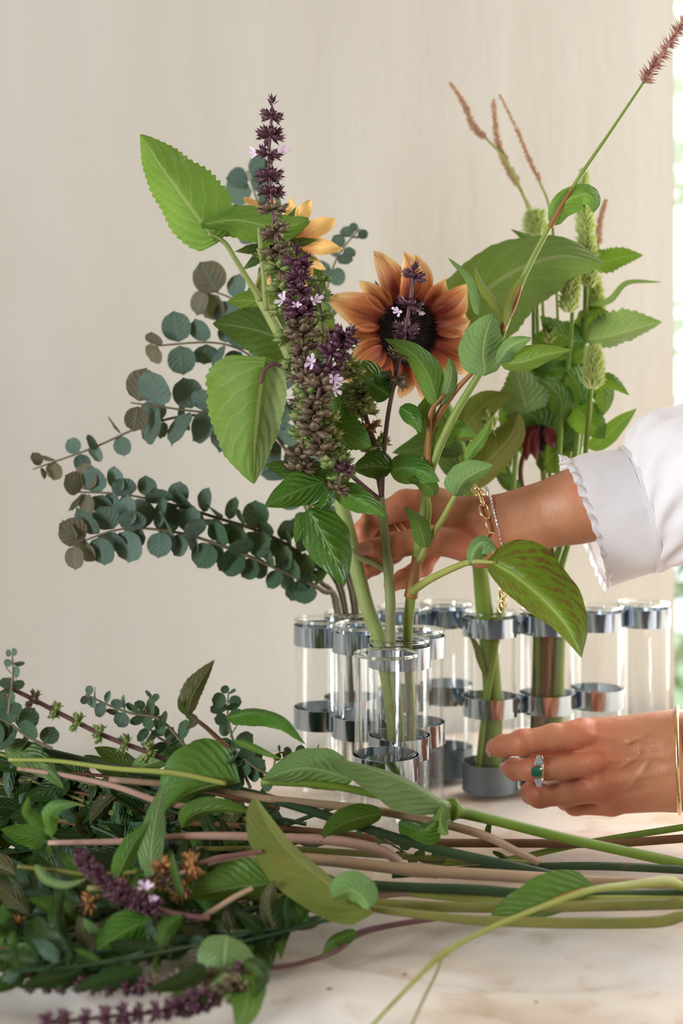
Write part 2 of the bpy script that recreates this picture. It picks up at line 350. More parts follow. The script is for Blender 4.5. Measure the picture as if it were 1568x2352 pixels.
def leaf_vf(mid, wl, wr, sh='ovate', nt=18, nu=4, serr=0.0, ns=16, wave=0.0, wf=3.0, sgn=(1, 1), W=None, off=0, ph=0.0, arch=0.0):
    c = catmull(mid, nt); t = np.linspace(0, 1, nt+1); d = np.gradient(c[:, :2], axis=0); d /= np.linalg.norm(d, axis=1)[:, None]+1e-9
    nl = np.stack([d[:, 1], -d[:, 0]], 1); lobe = SH[sh][2]; L = np.linalg.norm(np.diff(c[:, :2], axis=0), axis=1).sum()
    W = W or max(wl, wr)*1.08; w0 = prof(t, sh); V = []; uv = []
    for j in range(-nu, nu+1):
        u = abs(j)/nu; side = 1 if j < 0 else -1; wpx = wl if j < 0 else wr; s = sgn[0] if j < 0 else sgn[1]
        irr = .035*np.sin(t*(9+3*math.sin(ph))+ph*2+(2 if j < 0 else 0))+.02*np.sin(t*23+ph*3+j)
        saw = 1+irr*u+serr*(((t*ns) % 1.0)-.5)*(u**4)
        w = w0*wpx*u*saw; dep = math.sqrt(max(W*W-wpx*wpx, 0))*w0*s*(u**1.25)
        back = lobe*L*u*(1-t)**3
        x = c[:, :2]+nl*(side*w)[:, None]-d*back[:, None]
        Yv = c[:, 2]+(dep+wave*max(wl, wr)*np.sin(t*wf*2*math.pi+ph+(1.3 if j < 0 else 0))*u*u*w0-arch*max(wl, wr)*np.sin(t*math.pi))*c[:, 2]/F
        V.append(np.column_stack([x, Yv])); uv.append(np.column_stack([np.full(nt+1, .5+.5*j/nu), t]))
    V = np.vstack(V); uv = np.vstack(uv); m = nt+1
    fc = [(off+a*m+i, off+a*m+i+1, off+(a+1)*m+i+1, off+(a+1)*m+i) for a in range(2*nu) for i in range(nt)]
    return Pn(V), fc, uv
def leaf(parent, mid, wl, wr, m='knot', sh='ovate', Y=1.2, Y1=None, serr=0.0, ns=16, wave=.12, wf=1.6, sgn=(1, 1), name='leaf', label=None, nt=None, pile=False, W=None, arch=0.0):
    mid = pp(mid, Y, Y1)
    if pile: mid = clampY(mid, .012)
    nt = nt or (ns*3 if serr else 18)
    v, f, uv = leaf_vf(mid, wl, wr, sh, nt, 4, serr, ns, wave, wf, sgn, W, ph=RND.uniform(0, 6), arch=arch)
    if pile: v[:, 2] = np.maximum(v[:, 2], ZT+.004)
    return mk(name, v, f, m, parent, uv=uv, label=label)

# ================================================================== SETTING
fnR = lambda u, d, z: R(u, d, z)
def struct(name, lst, m):
    return boxes(name, lst, m, fn=fnR, kind='structure')
UL, UR, DF, HC, WO0, WO1, WZ0, WZ1 = -3.0, 1.7, 3.6, 2.5, 0.0, 1.15, 0.25, 2.3
struct('wall_back', [(UL, WO0, -.12, 0, 0, HC), (WO1, UR, -.12, 0, 0, HC), (WO0, WO1, -.12, 0, 0, WZ0), (WO0, WO1, -.12, 0, WZ1, HC)], 'wall')
struct('wall_left', [(UL-.12, UL, -.12, .95, 0, HC), (UL-.12, UL, 1.65, DF, 0, HC), (UL-.12, UL, .95, 1.65, 0, .7), (UL-.12, UL, .95, 1.65, 2.4, HC)], 'wall')
struct('wall_right', [(UR, UR+.12, -.12, .45, 0, HC), (UR, UR+.12, 2.05, DF, 0, HC), (UR, UR+.12, .45, 2.05, 0, .85), (UR, UR+.12, .45, 2.05, 2.3, HC)], 'wall')
struct('wall_front', [(UL-.12, UR+.12, DF, DF+.12, 0, HC)], 'darkwall')
struct('floor', [(UL-.12, UR+.12, -.12, DF+.12, -.1, 0)], 'floor')
struct('ceiling', [(UL-.12, UR+.12, -.12, DF+.12, HC, HC+.1)], 'ceil')
def window(name, axis, a0, a1, z0, z1):
    fn = (lambda a, t, z: R(a, -.07+t, z)) if axis == 'back' else ((lambda a, t, z: R(UL-.07-t, a, z)) if axis == 'left' else (lambda a, t, z: R(UR+.07+t, a, z)))
    w = .035; r = thing(name, None, None, fn((a0+a1)/2, 0, z0)); r['kind'] = 'structure'
    boxes('window_frame', [(a0, a0+w*.35, -.02, .05, z0, z1), (a1-w, a1, -.02, .05, z0, z1), (a0, a1, -.02, .05, z0, z0+w), (a0, a1, -.02, .05, z1-w, z1)], 'wood', r, fn=fn)
    boxes('pane', [(a0+.01, a1-w, .005, .009, z0+w, z1-w)], 'glass', r, fn=fn)
window('window_1', 'back', WO0, WO1, WZ0, WZ1)
window('window_2', 'left', .95, 1.65, .7, 2.4)
window('window_3', 'right', .45, 2.05, .85, 2.3)
# hedge outside the back window
def hedge():
    r = random.Random(3); h = thing('garden_hedge', 'pale green leafy hedge outside the window', 'hedge', R(.7, -1.6, 0))
    V, Fc, UV = [], [], []
    for i in range(2600):
        p = R(r.uniform(-.5, 2.2), -1.5+r.gauss(0, .16), r.uniform(.05, 2.1)); a = Vector((r.gauss(0, 1), r.gauss(0, 1), r.gauss(0, 1))).normalized(); b = a.cross(Vector((r.gauss(0, 1), r.gauss(0, 1), r.gauss(0, 1)))).normalized(); s = r.uniform(.03, .06)
        o = len(V); V += [p, p+a*s+b*s*.45, p+a*s*2, p+a*s-b*s*.45]; Fc.append((o, o+1, o+2, o+3)); UV += [(.5, 0), (0, .5), (.5, 1), (1, .5)]
    mk('foliage', V, Fc, 'hedge', h, uv=UV, kind='stuff')
    for u in (-.2, .4, 1.0, 1.6):
        b = R(u, -1.5, 0); v, f = tube_vf([b, b+Vector((.03, 0, .5)), b+Vector((-.02, .02, 1.1)), b+Vector((.02, 0, 1.7))], [.03, .026, .02, .01]); mk('trunk', v, f, 'stem_brown', h)
hedge()
mk('lawn', [R(-1.5, -.15, -.06), R(3.5, -.15, -.06), R(3.5, -5, -.06), R(-1.5, -5, -.06)], [(0, 1, 2, 3)], 'hedge', uv=[(0, 0), (1, 0), (1, 1), (0, 1)], kind='structure')

# table and linen cloth
TU0, TU1, TD0, TD1 = -1.5, .95, .03, 1.12
tb = thing('table', 'wooden table hidden under the linen cloth', 'table', R((TU0+TU1)/2, (TD0+TD1)/2, 0))
boxes('tabletop', [(TU0, TU1, TD0, TD1, ZT-.070, ZT-.034)], 'tablewood', tb, fn=fnR)
for a in (TU0+.06, TU1-.12):
    for d in (TD0+.05, TD1-.11): boxes('leg', [(a, a+.06, d, d+.06, 0, ZT-.07)], 'tablewood', tb, fn=fnR)
def cloth():
    nu, ndp = 300, 190; us = np.linspace(TU0-.15, TU1+.15, nu); ds = np.linspace(TD0-.0, TD1+.22, ndp); V = []
    for d in ds:
        for u in us:
            uu, dd, z = u, d, 0.0
            p = R(u, d, 0); x, y = p.x, p.y
            front = min(1.0, max(0.0, (1.06-y)/.12)); away = min(1.0, max(0.0, (1.9-y)/.4))
            w = noise.noise((x*9, y*16, 0))*.5+noise.noise((x*4+y*7, y*5, 4.2))*.8+abs(noise.noise((x*6-y*5, y*9+x*3, 9.0)))*.9-.35*max(0, 1-9*abs(noise.noise((x*5+y*6, y*11-x*2, 2.0))))
            z = -.006+front*(w*.015-.007)+(1-front)*w*.0012
            z = max(-.030, min(z, .0035))
            if d > TD1+.005: dd = TD1+.012; z -= (d-TD1); dd += .012*math.sin(u*22)*min(1, (d-TD1)*8)
            if u < TU0-.005: uu = TU0-.012; z = min(z, -(TU0-u)-.006)
            if u > TU1+.005: uu = TU1+.012; z = min(z, -(u-TU1)-.006)
            V.append(R(uu, dd, ZT+z))
    o = mk('linen_tablecloth', V, grid_faces(ndp, nu), 'linen')
    tag(o, 'creased natural linen cloth with faint brown stains covering the table', 'tablecloth')
cloth()

# ================================================================== HINGED TUBE VASE
TH, TR = .170, .0250
TUBES = {  # name: (px centre, Y, top band, mid band, cup, label)
 'A': (886, 1.18, 0, 1, 0, 'empty glass tube standing in front of the stem-filled one, single low band'),
 'B': (917, 1.25, 1, 1, 0, 'glass tube holding the sunflower, basil and knotweed stems by the thumb'),
 'C': (953, 1.302, 1, 1, 0, 'empty glass tube right behind the tube with three front stems'),
 'E': (829, 1.327, 1, 1, 0, 'empty glass tube between the eucalyptus tube and the three-stem tube'),
 'D': (740, 1.366, 1, 1, 0, 'empty glass tube at the bend of the chain under the eucalyptus sprays'),
 'D2': (807, 1.412, 1, 1, 0, 'glass tube holding the eucalyptus twigs'),
 'F': (927, 1.450, 1, 1, 1, 'glass tube in the rear row next to the eucalyptus tube'),
 'G': (1024, 1.480, 1, 1, 1, 'glass tube in the rear row beside the thick green sunflower stem'),
 'H': (1125, 1.417, 1, 1, 1, 'glass tube with a thick green sunflower stem in a grey metal cup'),
 'I': (1255, 1.432, 1, 1, 1, 'glass tube holding a bundle of brown and green hyssop stems'),
 'J': (1370, 1.455, 1, 1, 1, 'empty glass tube between the hyssop tube and the last tube by window'),
 'K': (1477, 1.480, 1, 0, 0, 'empty glass tube at the end of the chain nearest the window')}
def lathe(profile, cx, cy, z0, n=48, closed=False):
    th = np.linspace(0, 2*math.pi, n, endpoint=False); V = []
    for r, z in profile: V.append(np.column_stack([cx+r*np.cos(th), cy+r*np.sin(th), np.full(n, z0+z)]))
    V = np.vstack(V); f = grid_faces(len(profile), n, True)
    if closed:
        m = len(profile)-1
        f += [(m*n+j, m*n+(j+1) % n, (j+1) % n, j) for j in range(n)]
    return V, f
k0 = TUBES['H']; vase = thing('hinged_vase_frame', 'hinged chain of shiny zinc bands linking the glass tube vases', 'vase', ((k0[0]-CX)*k0[1]/F, k0[1], ZT))
TC = {}
for k, (px, Y, top, midb, cup, lab) in TUBES.items():
    x = (px-CX)*Y/F; TC[k] = (x, Y)
    pr_ = [(0.0, .0010), (TR*.6, .0012), (TR*.9, .003), (TR, .008), (TR, TH-.0035), (TR+.0007, TH-.002), (TR+.0009, TH-.001), (TR+.0002, TH), (TR-.0009, TH-.0003), (TR-.0014, TH-.002), (TR-.0015, .009), (TR*.86, .0048), (TR*.55, .0034), (0.0, .0032)]
    v, f = lathe(pr_, x, Y, ZT); g = mk('glass_tube', v, f, 'glass', origin=(x, Y, ZT)); tag(g, lab, 'vase', 'glass tubes of the hinged vase')
    th_ = np.linspace(0, 2*math.pi, 49)[:-1]; rp_ = np.stack([np.column_stack([x+(TR-.0002+.0013*math.cos(b_))*np.cos(th_), Y+(TR-.0002+.0013*math.cos(b_))*np.sin(th_), np.full(48, ZT+TH+.0013*math.sin(b_))]) for b_ in np.linspace(0, 2*math.pi, 9)[:-1]]).reshape(-1, 3)
    mk('rim', rp_, grid_faces(8, 48, True)+[(7*48+j, 7*48+(j+1) % 48, (j+1) % 48, j) for j in range(48)], 'rimglass', g)
    ro, ri = TR+.0016, TR+.0009
    def band(nm, z0, z1, m='zinc'):
        v, f = lathe([(ri, z0), (ro, z0), (ro, z1), (ri, z1)], x, Y, ZT, closed=True); o = mk(nm, v, f, m, vase, smooth=True)
        o.data.set_sharp_from_angle(angle=math.radians(40)); return o
    if top: band('upper_band', TH-.0225, TH-.0045)
    if midb: band('middle_band', TH-.0985, TH-.0800)
    if cup:
        v, f = lathe([(0.0, .0), (ro, .0), (ro, .027), (ri, .027), (ri, .0006), (0.0, .0006)], x, Y, ZT); o = mk('base_cup', v, f, 'cup', vase); o.data.set_sharp_from_angle(angle=math.radians(40))
chain = ['A', 'B', 'C', 'E', 'D', 'D2', 'F', 'G', 'H', 'I', 'J', 'K']
for a, b in zip(chain, chain[1:]):
    A, B = np.array(TC[a]), np.array(TC[b]); mpt = (A+B)/2; dd = np.linalg.norm(B-A); gap = dd/2-TR-.0012
    for z0, z1 in ((TH-.0985, TH-.0800), (TH-.0225, TH-.0045)):
        if ('A' in (a, b) or 'K' in (a, b)) and (('K' in (a, b)) == (z0 < TH-.05)): continue
        v, f = lathe([(0, z0), (.0021, z0), (.0021, z1), (0, z1)], mpt[0], mpt[1], ZT, 12); mk('hinge', v, f, 'zinc', vase)
        if gap > .003:
            u2 = (B-A)/dd; p = np.array([-u2[1], u2[0]])*.0008; s = A+u2*(TR+.0012); e = B-u2*(TR+.0012)
            V = [(*(q+o_), ZT+z) for z in (z0, z1) for q, o_ in ((s, -p), (s, p), (e, p), (e, -p))]
            mk('link_plate', V, [(0, 1, 2, 3), (4, 7, 6, 5), (0, 4, 5, 1), (1, 5, 6, 2), (2, 6, 7, 3), (3, 7, 4, 0)], 'zinc', vase, smooth=False)

# ================================================================== FLOWER BUILDING BLOCKS
def calyx_geo(r, n=6):
    V, Fc, off = [], [], 0
    for k in range(n):
        a = 2*math.pi*k/n+r.uniform(-.15, .15); el = r.uniform(-.45, .55); d = np.array([math.cos(a)*math.cos(el), math.sin(a)*math.cos(el), math.sin(el)])
        x = np.cross(d, [0, 0, 1]); x /= np.linalg.norm(x); y = np.cross(x, d)
        for i, (rr, zz) in enumerate(((.08, .05), (.21, .32), (.28, .58), (.26, .82), (.12, .98))):
            for j in range(6):
                th = 2*math.pi*j/6; lip = 1+(.16 if j in (1, 2) and i >= 3 else (-.10 if j in (4, 5) and i >= 3 else 0))
                V.append(d*zz*lip+x*rr*math.cos(th)+y*rr*.85*math.sin(th))
        Fc += grid_faces(5, 6, True, off)+[tuple(off+24+q for q in range(6))]; off += 30
        for (tx, ty) in ((.30, .30), (-.30, .30), (0, .42), (.14, -.34), (-.14, -.34)):   # pointed teeth of the cup
            e = x*tx+y*ty; V += [d*.78+e*.55+np.cross(d, e)*.35, d*.78+e*.55-np.cross(d, e)*.35, d*1.14+e*1.05]; Fc.append((off, off+1, off+2)); off += 3
    for k in range(3):   # small bracts under the whorl
        a = 2.1*k+r.uniform(0, .6); q = np.array([math.cos(a), math.sin(a), -.35]); p = np.array([-math.sin(a), math.cos(a), 0]); V += [q*.1, q*.6+p*.16, q*1.15, q*.6-p*.16]; Fc.append((off, off+1, off+2, off+3)); off += 4
    return np.array(V), Fc
WH = {}
def whorl_mesh(m, n=6):
    if (m, n) not in WH:
        v, f = calyx_geo(random.Random(11), n); WH[(m, n)] = mesh_only('calyx_whorl', v, f, m)
    return WH[(m, n)]
def floret_mesh():
    V, Fc = [], []
    for a, L, w in ((0, 1.0, .42), (1.0, .8, .3), (-1.0, .8, .3), (2.4, .85, .4), (-2.4, .85, .4)):
        o = len(V); d = np.array([math.cos(a), math.sin(a), .25]); p = np.array([-math.sin(a), math.cos(a), 0])
        V += [d*0, d*L*.5+p*w*.6, d*L*.5-p*w*.6, d*L*.9+p*w*.7+(0, 0, .2), d*L*.9-p*w*.7+(0, 0, .2), d*L*1.1+(0, 0, .05)]
        Fc += [(o, o+1, o+2), (o+1, o+3, o+4, o+2), (o+3, o+5, o+4)]
    for k in range(3):
        o = len(V); x = .1*k-.1; V += [np.array([x, 0, 0]), np.array([x+.05, .02, 0]), np.array([x*2+.7, .1*k-.1, .6]), np.array([x*2+.64, .1*k-.1, .6])]; Fc.append((o, o+1, o+2, o+3))
    return mesh_only('floret', V, Fc, 'floret')
FLO = floret_mesh()
def frame_from(z, loc, s, spin):
    z = Vector(z).normalized(); q = z.to_track_quat('Z', 'Y').to_matrix().to_4x4()
    return Matrix.Translation(Vector(loc)) @ q @ Matrix.Rotation(spin, 4, 'Z') @ Matrix.Scale(s, 4)
def spike(root, pts, Y, nw, s0, s1, mats, r=(5, 3), sm='stem_purple', Y1=None, tip=True, name='flower_spike', n6=8, t0=.06, flat=.9, drop=()):
    """stem from base to tip with whorls; s0/s1 whorl radius px at base/tip; mats from base to tip"""
    pts = pp(pts, Y, Y1); o = stem(name, pts, list(r), sm, root, n=max(12, 6*len(pts)))
    c = catmull(pts, 80); w = Pn(c)
    for i in range(nw):
        t = t0+(1-t0)*i/max(1, nw-1)*.985
        if i in drop: continue
        k = min(79, int(t*80)); loc = w[k]; tan = w[k+1]-w[k]; s = (s0+(s1-s0)*t)*c[k, 2]/F*RND.uniform(.88, 1.1)
        m = mats[min(len(mats)-1, int(t*len(mats)))]
        tan = tan/np.linalg.norm(tan)+np.array([RND.gauss(0, .16) for _ in range(3)]); mw = frame_from(tan, loc, s, RND.uniform(0, 6.28)) @ Matrix.Diagonal((1, 1, flat, 1)); inst('calyx_whorl', whorl_mesh(m, n6), mw, o)
    if tip:
        tan = w[-1]-w[-3]; s = s1*.75*c[-1, 2]/F; V, Fc = [], []
        z = Vector(tan).normalized(); q = z.to_track_quat('Z', 'Y').to_matrix()
        for k in range(9):
            a = 2.4*k; el = .5+.09*k; d = q @ Vector((math.cos(a)*math.cos(el), math.sin(a)*math.cos(el), math.sin(el))); p = q @ Vector((-math.sin(a), math.cos(a), 0)); b = Vector(w[-1])+z*s*.12*k*.5
            oo = len(V); V += [b, b+d*s*.55+p*s*.2, b+d*s*1.15, b+d*s*.55-p*s*.2, b+d*s*.5+z*s*.12]; Fc += [(oo, oo+1, oo+4), (oo+1, oo+2, oo+4), (oo+2, oo+3, oo+4), (oo+3, oo, oo+4)]
        mk('spike_tip', V, Fc, mats[-1], o)
    return o
def floret(parent, px, py, Y, s, d=(0, -1, .2), spin=0.0):
    inst('floret', FLO, frame_from(d, P(px, py, Y), s*.8*Y/F, spin) @ Matrix.Diagonal((1, .75, 1.3, 1)), parent)
def fluffy(root, pts, Y, hw, m, n=380, Y1=None, name='seed_spike', up=.7, ln=.55, wid=.13, taper=.35, seed=1, start=0.0):
    r = random.Random(seed); c = catmull(pp(pts, Y, Y1), 60); w = Pn(c); V, Fc = [], []
    core, fcs = tube_vf(w, [hw*.32*c[0, 2]/F*(1-taper*i/60) for i in range(61)], 8); V += list(core); Fc += fcs
    for i in range(n):
        t = r.uniform(start, 1); k = min(59, int(t*60)); b = w[k]+(w[k+1]-w[k])*r.random(); z = Vector(w[k+1]-w[k]).normalized(); px = c[k, 2]/F
        a = r.uniform(0, 6.283); x = z.orthogonal().normalized(); y = z.cross(x); rad = x*math.cos(a)+y*math.sin(a)
        R_ = hw*px*(1-taper*t**2)*r.uniform(.75, 1.1); d = (rad+z*up).normalized(); b = Vector(b)+rad*R_*.28; L = R_*ln*1.6; s = R_*wid; p1 = d.orthogonal().normalized(); p2 = d.cross(p1)
        o = len(V); V += [b+p1*s, b-p1*s*.5+p2*s*.87, b-p1*s*.5-p2*s*.87, b+d*L]; Fc += [(o, o+1, o+3), (o+1, o+2, o+3), (o+2, o, o+3)]
    o = mk(name, [tuple(v) for v in V], Fc, m, root, kind='stuff', smooth=False)
    if m == 'fluff':
        o.data.materials.append(M['calyel'])
        for p in o.data.polygons[:len(fcs)]: p.material_index = 1
    return o
def euc_leaf_mesh(m, seed):
    r = random.Random(seed); nt, nu = 8, 3; V, uv = [], []
    for j in range(-nu, nu+1):
        for i in range(nt+1):
            t = i/nt; u = j/nu; w = prof(np.array(t), 'round')*.92; tip = .10*(1-abs(u))*max(0, t-.8)*5
            V.append((t*1.9+tip, u*w, .16*(u*w)**2+.18*math.sin(t*2.6+seed)*.4+.04*r.uniform(-1, 1))); uv.append((.5+.5*u, t))
    f = [(a*(nt+1)+i, a*(nt+1)+i+1, (a+1)*(nt+1)+i+1, (a+1)*(nt+1)+i) for a in range(2*nu) for i in range(nt)]
    return mesh_only('leaf', V, f, m, uv)
EU = {m: [euc_leaf_mesh(m, s) for s in (1, 2, 3)] for m in ('euc', 'eucdk', 'euctip')}
def euc(label, pts, Y, Y1, n, s0, s1, r=(5, 2.2), mats=('eucdk', 'euc'), tipn=2, seed=1, group='eucalyptus sprays in the tube', face=.75, t0=.12, cat='eucalyptus', root=None, name='eucalyptus_sprig', clump=1.0):
    """base to tip; s0/s1 leaf radius px at base/tip"""
    rr = random.Random(seed); pts = pp(pts, Y, Y1)
    root = root or thing(name, label, cat, P(*pts[0]), group)
    stem('twig', pts, list(r), 'stem_euc', root, n=40, sides=6); c = catmull(pts, 120); w = Pn(c)
    for i in range(n):
        t = t0+(1-t0)*i/(n-1); k = min(118, int(t*120)); T = Vector(w[k+1]-w[k]).normalized(); view = Vector((0, -1, 0)); Np = T.cross(view).normalized()
        s = (s0+(s1-s0)*t)*c[k, 2]/F
        m = 'euctip' if i >= n-tipn else mats[min(len(mats)-1, int(t*len(mats)*.999))]
        for sd in (-1, 1):
            if i % 2 == 0: d = Np*sd+T*rr.uniform(-.1, .45)+view*rr.uniform(-.3, .3)
            else: d = Np*sd*rr.uniform(.35, .9)*clump+T*rr.uniform(.1, .6)+view*sd*rr.uniform(.2, .8)
            d.normalize(); nr = (view*face+Vector((rr.gauss(0, .45), rr.gauss(0, .3), rr.gauss(0, .45)))+T*.35)
            nr = (nr-d*nr.dot(d)).normalized(); y = nr.cross(d); sz = s*rr.uniform(.8, 1.15)*(.75 if i >= n-1 else 1)
            mw = Matrix.Translation(Vector(w[k])+d*s*.12) @ Matrix(((d.x, y.x, nr.x, 0), (d.y, y.y, nr.y, 0), (d.z, y.z, nr.z, 0), (0, 0, 0, 1))) @ Matrix.Scale(sz, 4)
            inst('leaf', rr.choice(EU[m]), mw, root)
    return root
def flower_head(root, ctr, nrm, rdisc, lpet, npet, pm, wp=.30, seed=5, up=.15, disc=True, lmul=None, keep=None):
    """ctr world, nrm facing direction, sizes in metres; petals are separate parts"""
    r = random.Random(seed); z = Vector(nrm).normalized(); x = z.cross(Vector((0, 0, 1))).normalized(); y = z.cross(x) * -1; ctr = Vector(ctr)
    if disc:
        V, Fc = [], []; hd = []
        for i in range(9):
            q = i/8; rr = rdisc*q; h = rdisc*.28*(1-q*q)
            for j in range(28): a = 2*math.pi*j/28; hd.append(ctr+(x*math.cos(a)+y*math.sin(a))*rr+z*h)
        d = mk('flower_disc', hd, grid_faces(9, 28, True), 'disc', root)
        for i in range(420):
            rr = rdisc*math.sqrt(i/420); a = i*2.39996; b = ctr+(x*math.cos(a)+y*math.sin(a))*rr+z*rdisc*.28*(1-(rr/rdisc)**2); s = rdisc*.05; L = rdisc*(.10+.12*(rr/rdisc)**3)
            dd = (z+(x*math.cos(a)+y*math.sin(a))*.5*(rr/rdisc)).normalized(); p1 = dd.orthogonal().normalized(); p2 = dd.cross(p1); o = len(V)
            V += [b+p1*s, b-p1*s*.5+p2*s*.87, b-p1*s*.5-p2*s*.87, b+dd*L]; Fc += [(o, o+1, o+3), (o+1, o+2, o+3), (o+2, o, o+3)]
        mk('disc_florets', V, Fc, 'disc', d, kind='stuff', smooth=False)
    bk = []
    for rr, h in ((.25, -.75), (.6, -.6), (1.0, -.25), (1.08, 0.0)):
        for j in range(20): a = 2*math.pi*j/20; bk.append(ctr+(x*math.cos(a)+y*math.sin(a))*rdisc*rr+z*rdisc*h)
    mk('receptacle', bk, grid_faces(4, 20, True), 'stem_gr', root)
    for i in range(npet):
        lay = i % 2; a = 2*math.pi*(i+r.uniform(-.3, .3))/npet; rad = x*math.cos(a)+y*math.sin(a); tg = z.cross(rad); L = lpet*r.uniform(.72, 1.15); w = L*wp*r.uniform(.75, 1.25)
        if keep and not keep(rad): continue
        b = ctr+rad*rdisc*.88-z*rdisc*.08*lay; tw = r.uniform(-.9, .9); cu = r.uniform(-.3, .55)+up; nt, nu = 12, 3; V, uv = [], []
        for j in range(-nu, nu+1):
            for k in range(nt+1):
                t = k/nt; u = j/nu; ww = w*float(prof(np.array(t), 'petal'))*.5*2; an = tw*t
                side = tg*math.cos(an)+z*math.sin(an)
                bend = rad*L*(t-.12*t*t)+z*L*(cu*math.sin(t*2.2)*.45-.30*t*t*(1 if lay else .4))
                V.append(b+bend+side*(u*ww*.5*2*.5)+z*(abs(u)**1.5*ww*.28*(1-.5*t)+.055*L*math.sin(t*7+i+u*2)*t)); uv.append((.5+.5*u, t))
        f = [(q*(nt+1)+k, q*(nt+1)+k+1, (q+1)*(nt+1)+k+1, (q+1)*(nt+1)+k) for q in range(2*nu) for k in range(nt)]
        mk('petal', [tuple(v) for v in V], f, pm, root, uv=uv)
    for i in range(14):
        a = 2*math.pi*i/14+.1; rad = x*math.cos(a)+y*math.sin(a); tg = z.cross(rad); b = ctr+rad*rdisc*.85-z*rdisc*.35; L = lpet*.55
        V = [b+tg*L*.12, b+rad*L*.45+tg*L*.16-z*L*.1, b+rad*L-z*L*.05, b+rad*L*.45-tg*L*.16-z*L*.1, b-tg*L*.12, b+rad*L*.45-z*L*.16]
        mk('bract', V, [(0, 1, 5), (1, 2, 5), (2, 3, 5), (3, 4, 5), (4, 0, 5)], 'sundark', root, uv=[(0, 0), (0, .5), (.5, 1), (1, .5), (1, 0), (.5, .5)])

# ================================================================== BOUQUET
def inside(k, dx, dy, py, z=None):
    """px, py, Y of a point inside tube k (offsets in metres)"""
    x, y = TC[k]; Y = y+dy; return ((x+dx)*F/Y+CX, py, Y)
BOT = lambda k: HY+F*(CAMH-.012)/TC[k][1]
# ---- sunflower with the side-on flower (front tube)
s1 = thing('sunflower', 'sunflower seen from behind with golden petals and pale green serrated leaves', 'sunflower', P(905, 1900, 1.245))
stem('stem', [inside('B', -.002, .004, 1860), inside('B', -.006, -.002, 1640), (872, 1475, 1.243), (843, 1395, 1.243), (818, 1300, 1.243), (796, 1205, 1.243), (772, 1120, 1.243), (735, 1000, 1.243), (692, 885, 1.24), (655, 795, 1.238), (622, 730, 1.238), (596, 680, 1.24), (600, 640, 1.25), (625, 590, 1.262)], [15, 16, 17, 17, 17, 16.5, 16, 15, 14, 13.5, 13, 12, 10, 10], 'stem_sun', s1, n=90, sides=12)
stem('petiole', [(600, 690, 1.237), (568, 640, 1.232), (540, 595, 1.228), (515, 557, 1.225), (478, 535, 1.22)], [9, 7, 6, 6, 4], 'stem_sun', s1)
stem('petiole', [(612, 712, 1.236), (606, 640, 1.226), (598, 570, 1.222), (594, 515, 1.222)], [8, 6, 5, 4], 'stem_sun', s1)
stem('petiole', [(668, 850, 1.238), (650, 843, 1.232), (628, 836, 1.226), (606, 852, 1.222), (597, 880, 1.22)], [6, 5.5, 5, 5, 3], 'stem_purple', s1)
leaf(s1, [(480, 538), (425, 462), (370, 385), (322, 308)], 64, 92, 'sunleaf', 'heart', 1.22, 1.20, serr=.13, ns=20, wave=.10)
leaf(s1, [(470, 514), (540, 505), (620, 520), (668, 518), (710, 502)], 36, 44, 'sunleaf', 'wide', 1.215, 1.225, serr=.1, ns=14, W=62)
leaf(s1, [(606, 846), (594, 930), (585, 1020), (583, 1112)], 62, 128, 'sunleaf', 'heart', 1.222, 1.215, serr=.07, ns=18, wave=.12)
leaf(s1, [(668, 790), (610, 765), (550, 750), (488, 743)], 58, 62, 'sundark', 'heart', 1.262, 1.25, serr=.12, ns=16)
leaf(s1, [(650, 720), (600, 695), (560, 690), (522, 692)], 32, 28, 'sunleaf', 'ovate', 1.27, 1.255)
leaf(s1, [(650, 700), (660, 640), (620, 590), (560, 565)], 40, 44, 'sundark', 'ovate', 1.285, 1.275, serr=.12, ns=14)
leaf(s1, [(690, 760), (715, 690), (720, 640), (735, 600)], 30, 34, 'sundark', 'ovate', 1.29, 1.285)
leaf(s1, [(690, 820), (720, 780), (745, 740), (740, 690)], 28, 34, 'sunleaf', 'ovate', 1.27, 1.265)
flower_head(s1, P(640, 562, 1.268), (.30, .93, .22), .016, .046, 15, 'petaly', wp=.36, seed=8, up=.12, keep=lambda r_: r_.x > -.35 or r_.z > .6)
# ---- sunflower with its dark face to the camera (rear row)
s2 = thing('sunflower', 'peach and burgundy sunflower with a dark brown centre facing out', 'sunflower', P(1128, 1760, 1.417))
stem('stem', [inside('H', .0, .0, BOT('H')), (1132, 1640, 1.415), (1124, 1500, 1.41), (1112, 1400, 1.405), (1102, 1300, 1.395), (1085, 1160, 1.38), (1060, 1040, 1.37), (1015, 910, 1.355), (965, 810, 1.345), (942, 775, 1.335)], [24, 22, 21, 20, 18, 16, 14, 12, 10, 10], 'stem_gr', s2, n=60, sides=12)
flower_head(s2, P(935, 762, 1.318), (.40, -.88, -.10), .0285, .053, 17, 'petal', wp=.50, seed=4, up=.22)
leaf(s2, [(1035, 775), (1090, 690), (1180, 622), (1290, 588), (1390, 608)], 82, 122, 'sunbig', 'heart', 1.345, 1.33, serr=.05, ns=14, wave=.10, sgn=(1, 1))
leaf(s2, [(1050, 1010), (1085, 960), (1120, 925), (1180, 905)], 38, 42, 'olive', 'ovate', 1.36, 1.37)
leaf(s2, [(1075, 1100), (1140, 1040), (1180, 990), (1190, 940)], 45, 40, 'olive', 'heart', 1.385, 1.39)
leaf(s2, [(1060, 1040), (1010, 1020), (960, 1030), (900, 1040)], 30, 40, 'sundark', 'ovate', 1.36, 1.35)
leaf(s2, [(1070, 1090), (1040, 1050), (1020, 990), (1010, 930)], 40, 44, 'sundark', 'ovate', 1.37, 1.36)
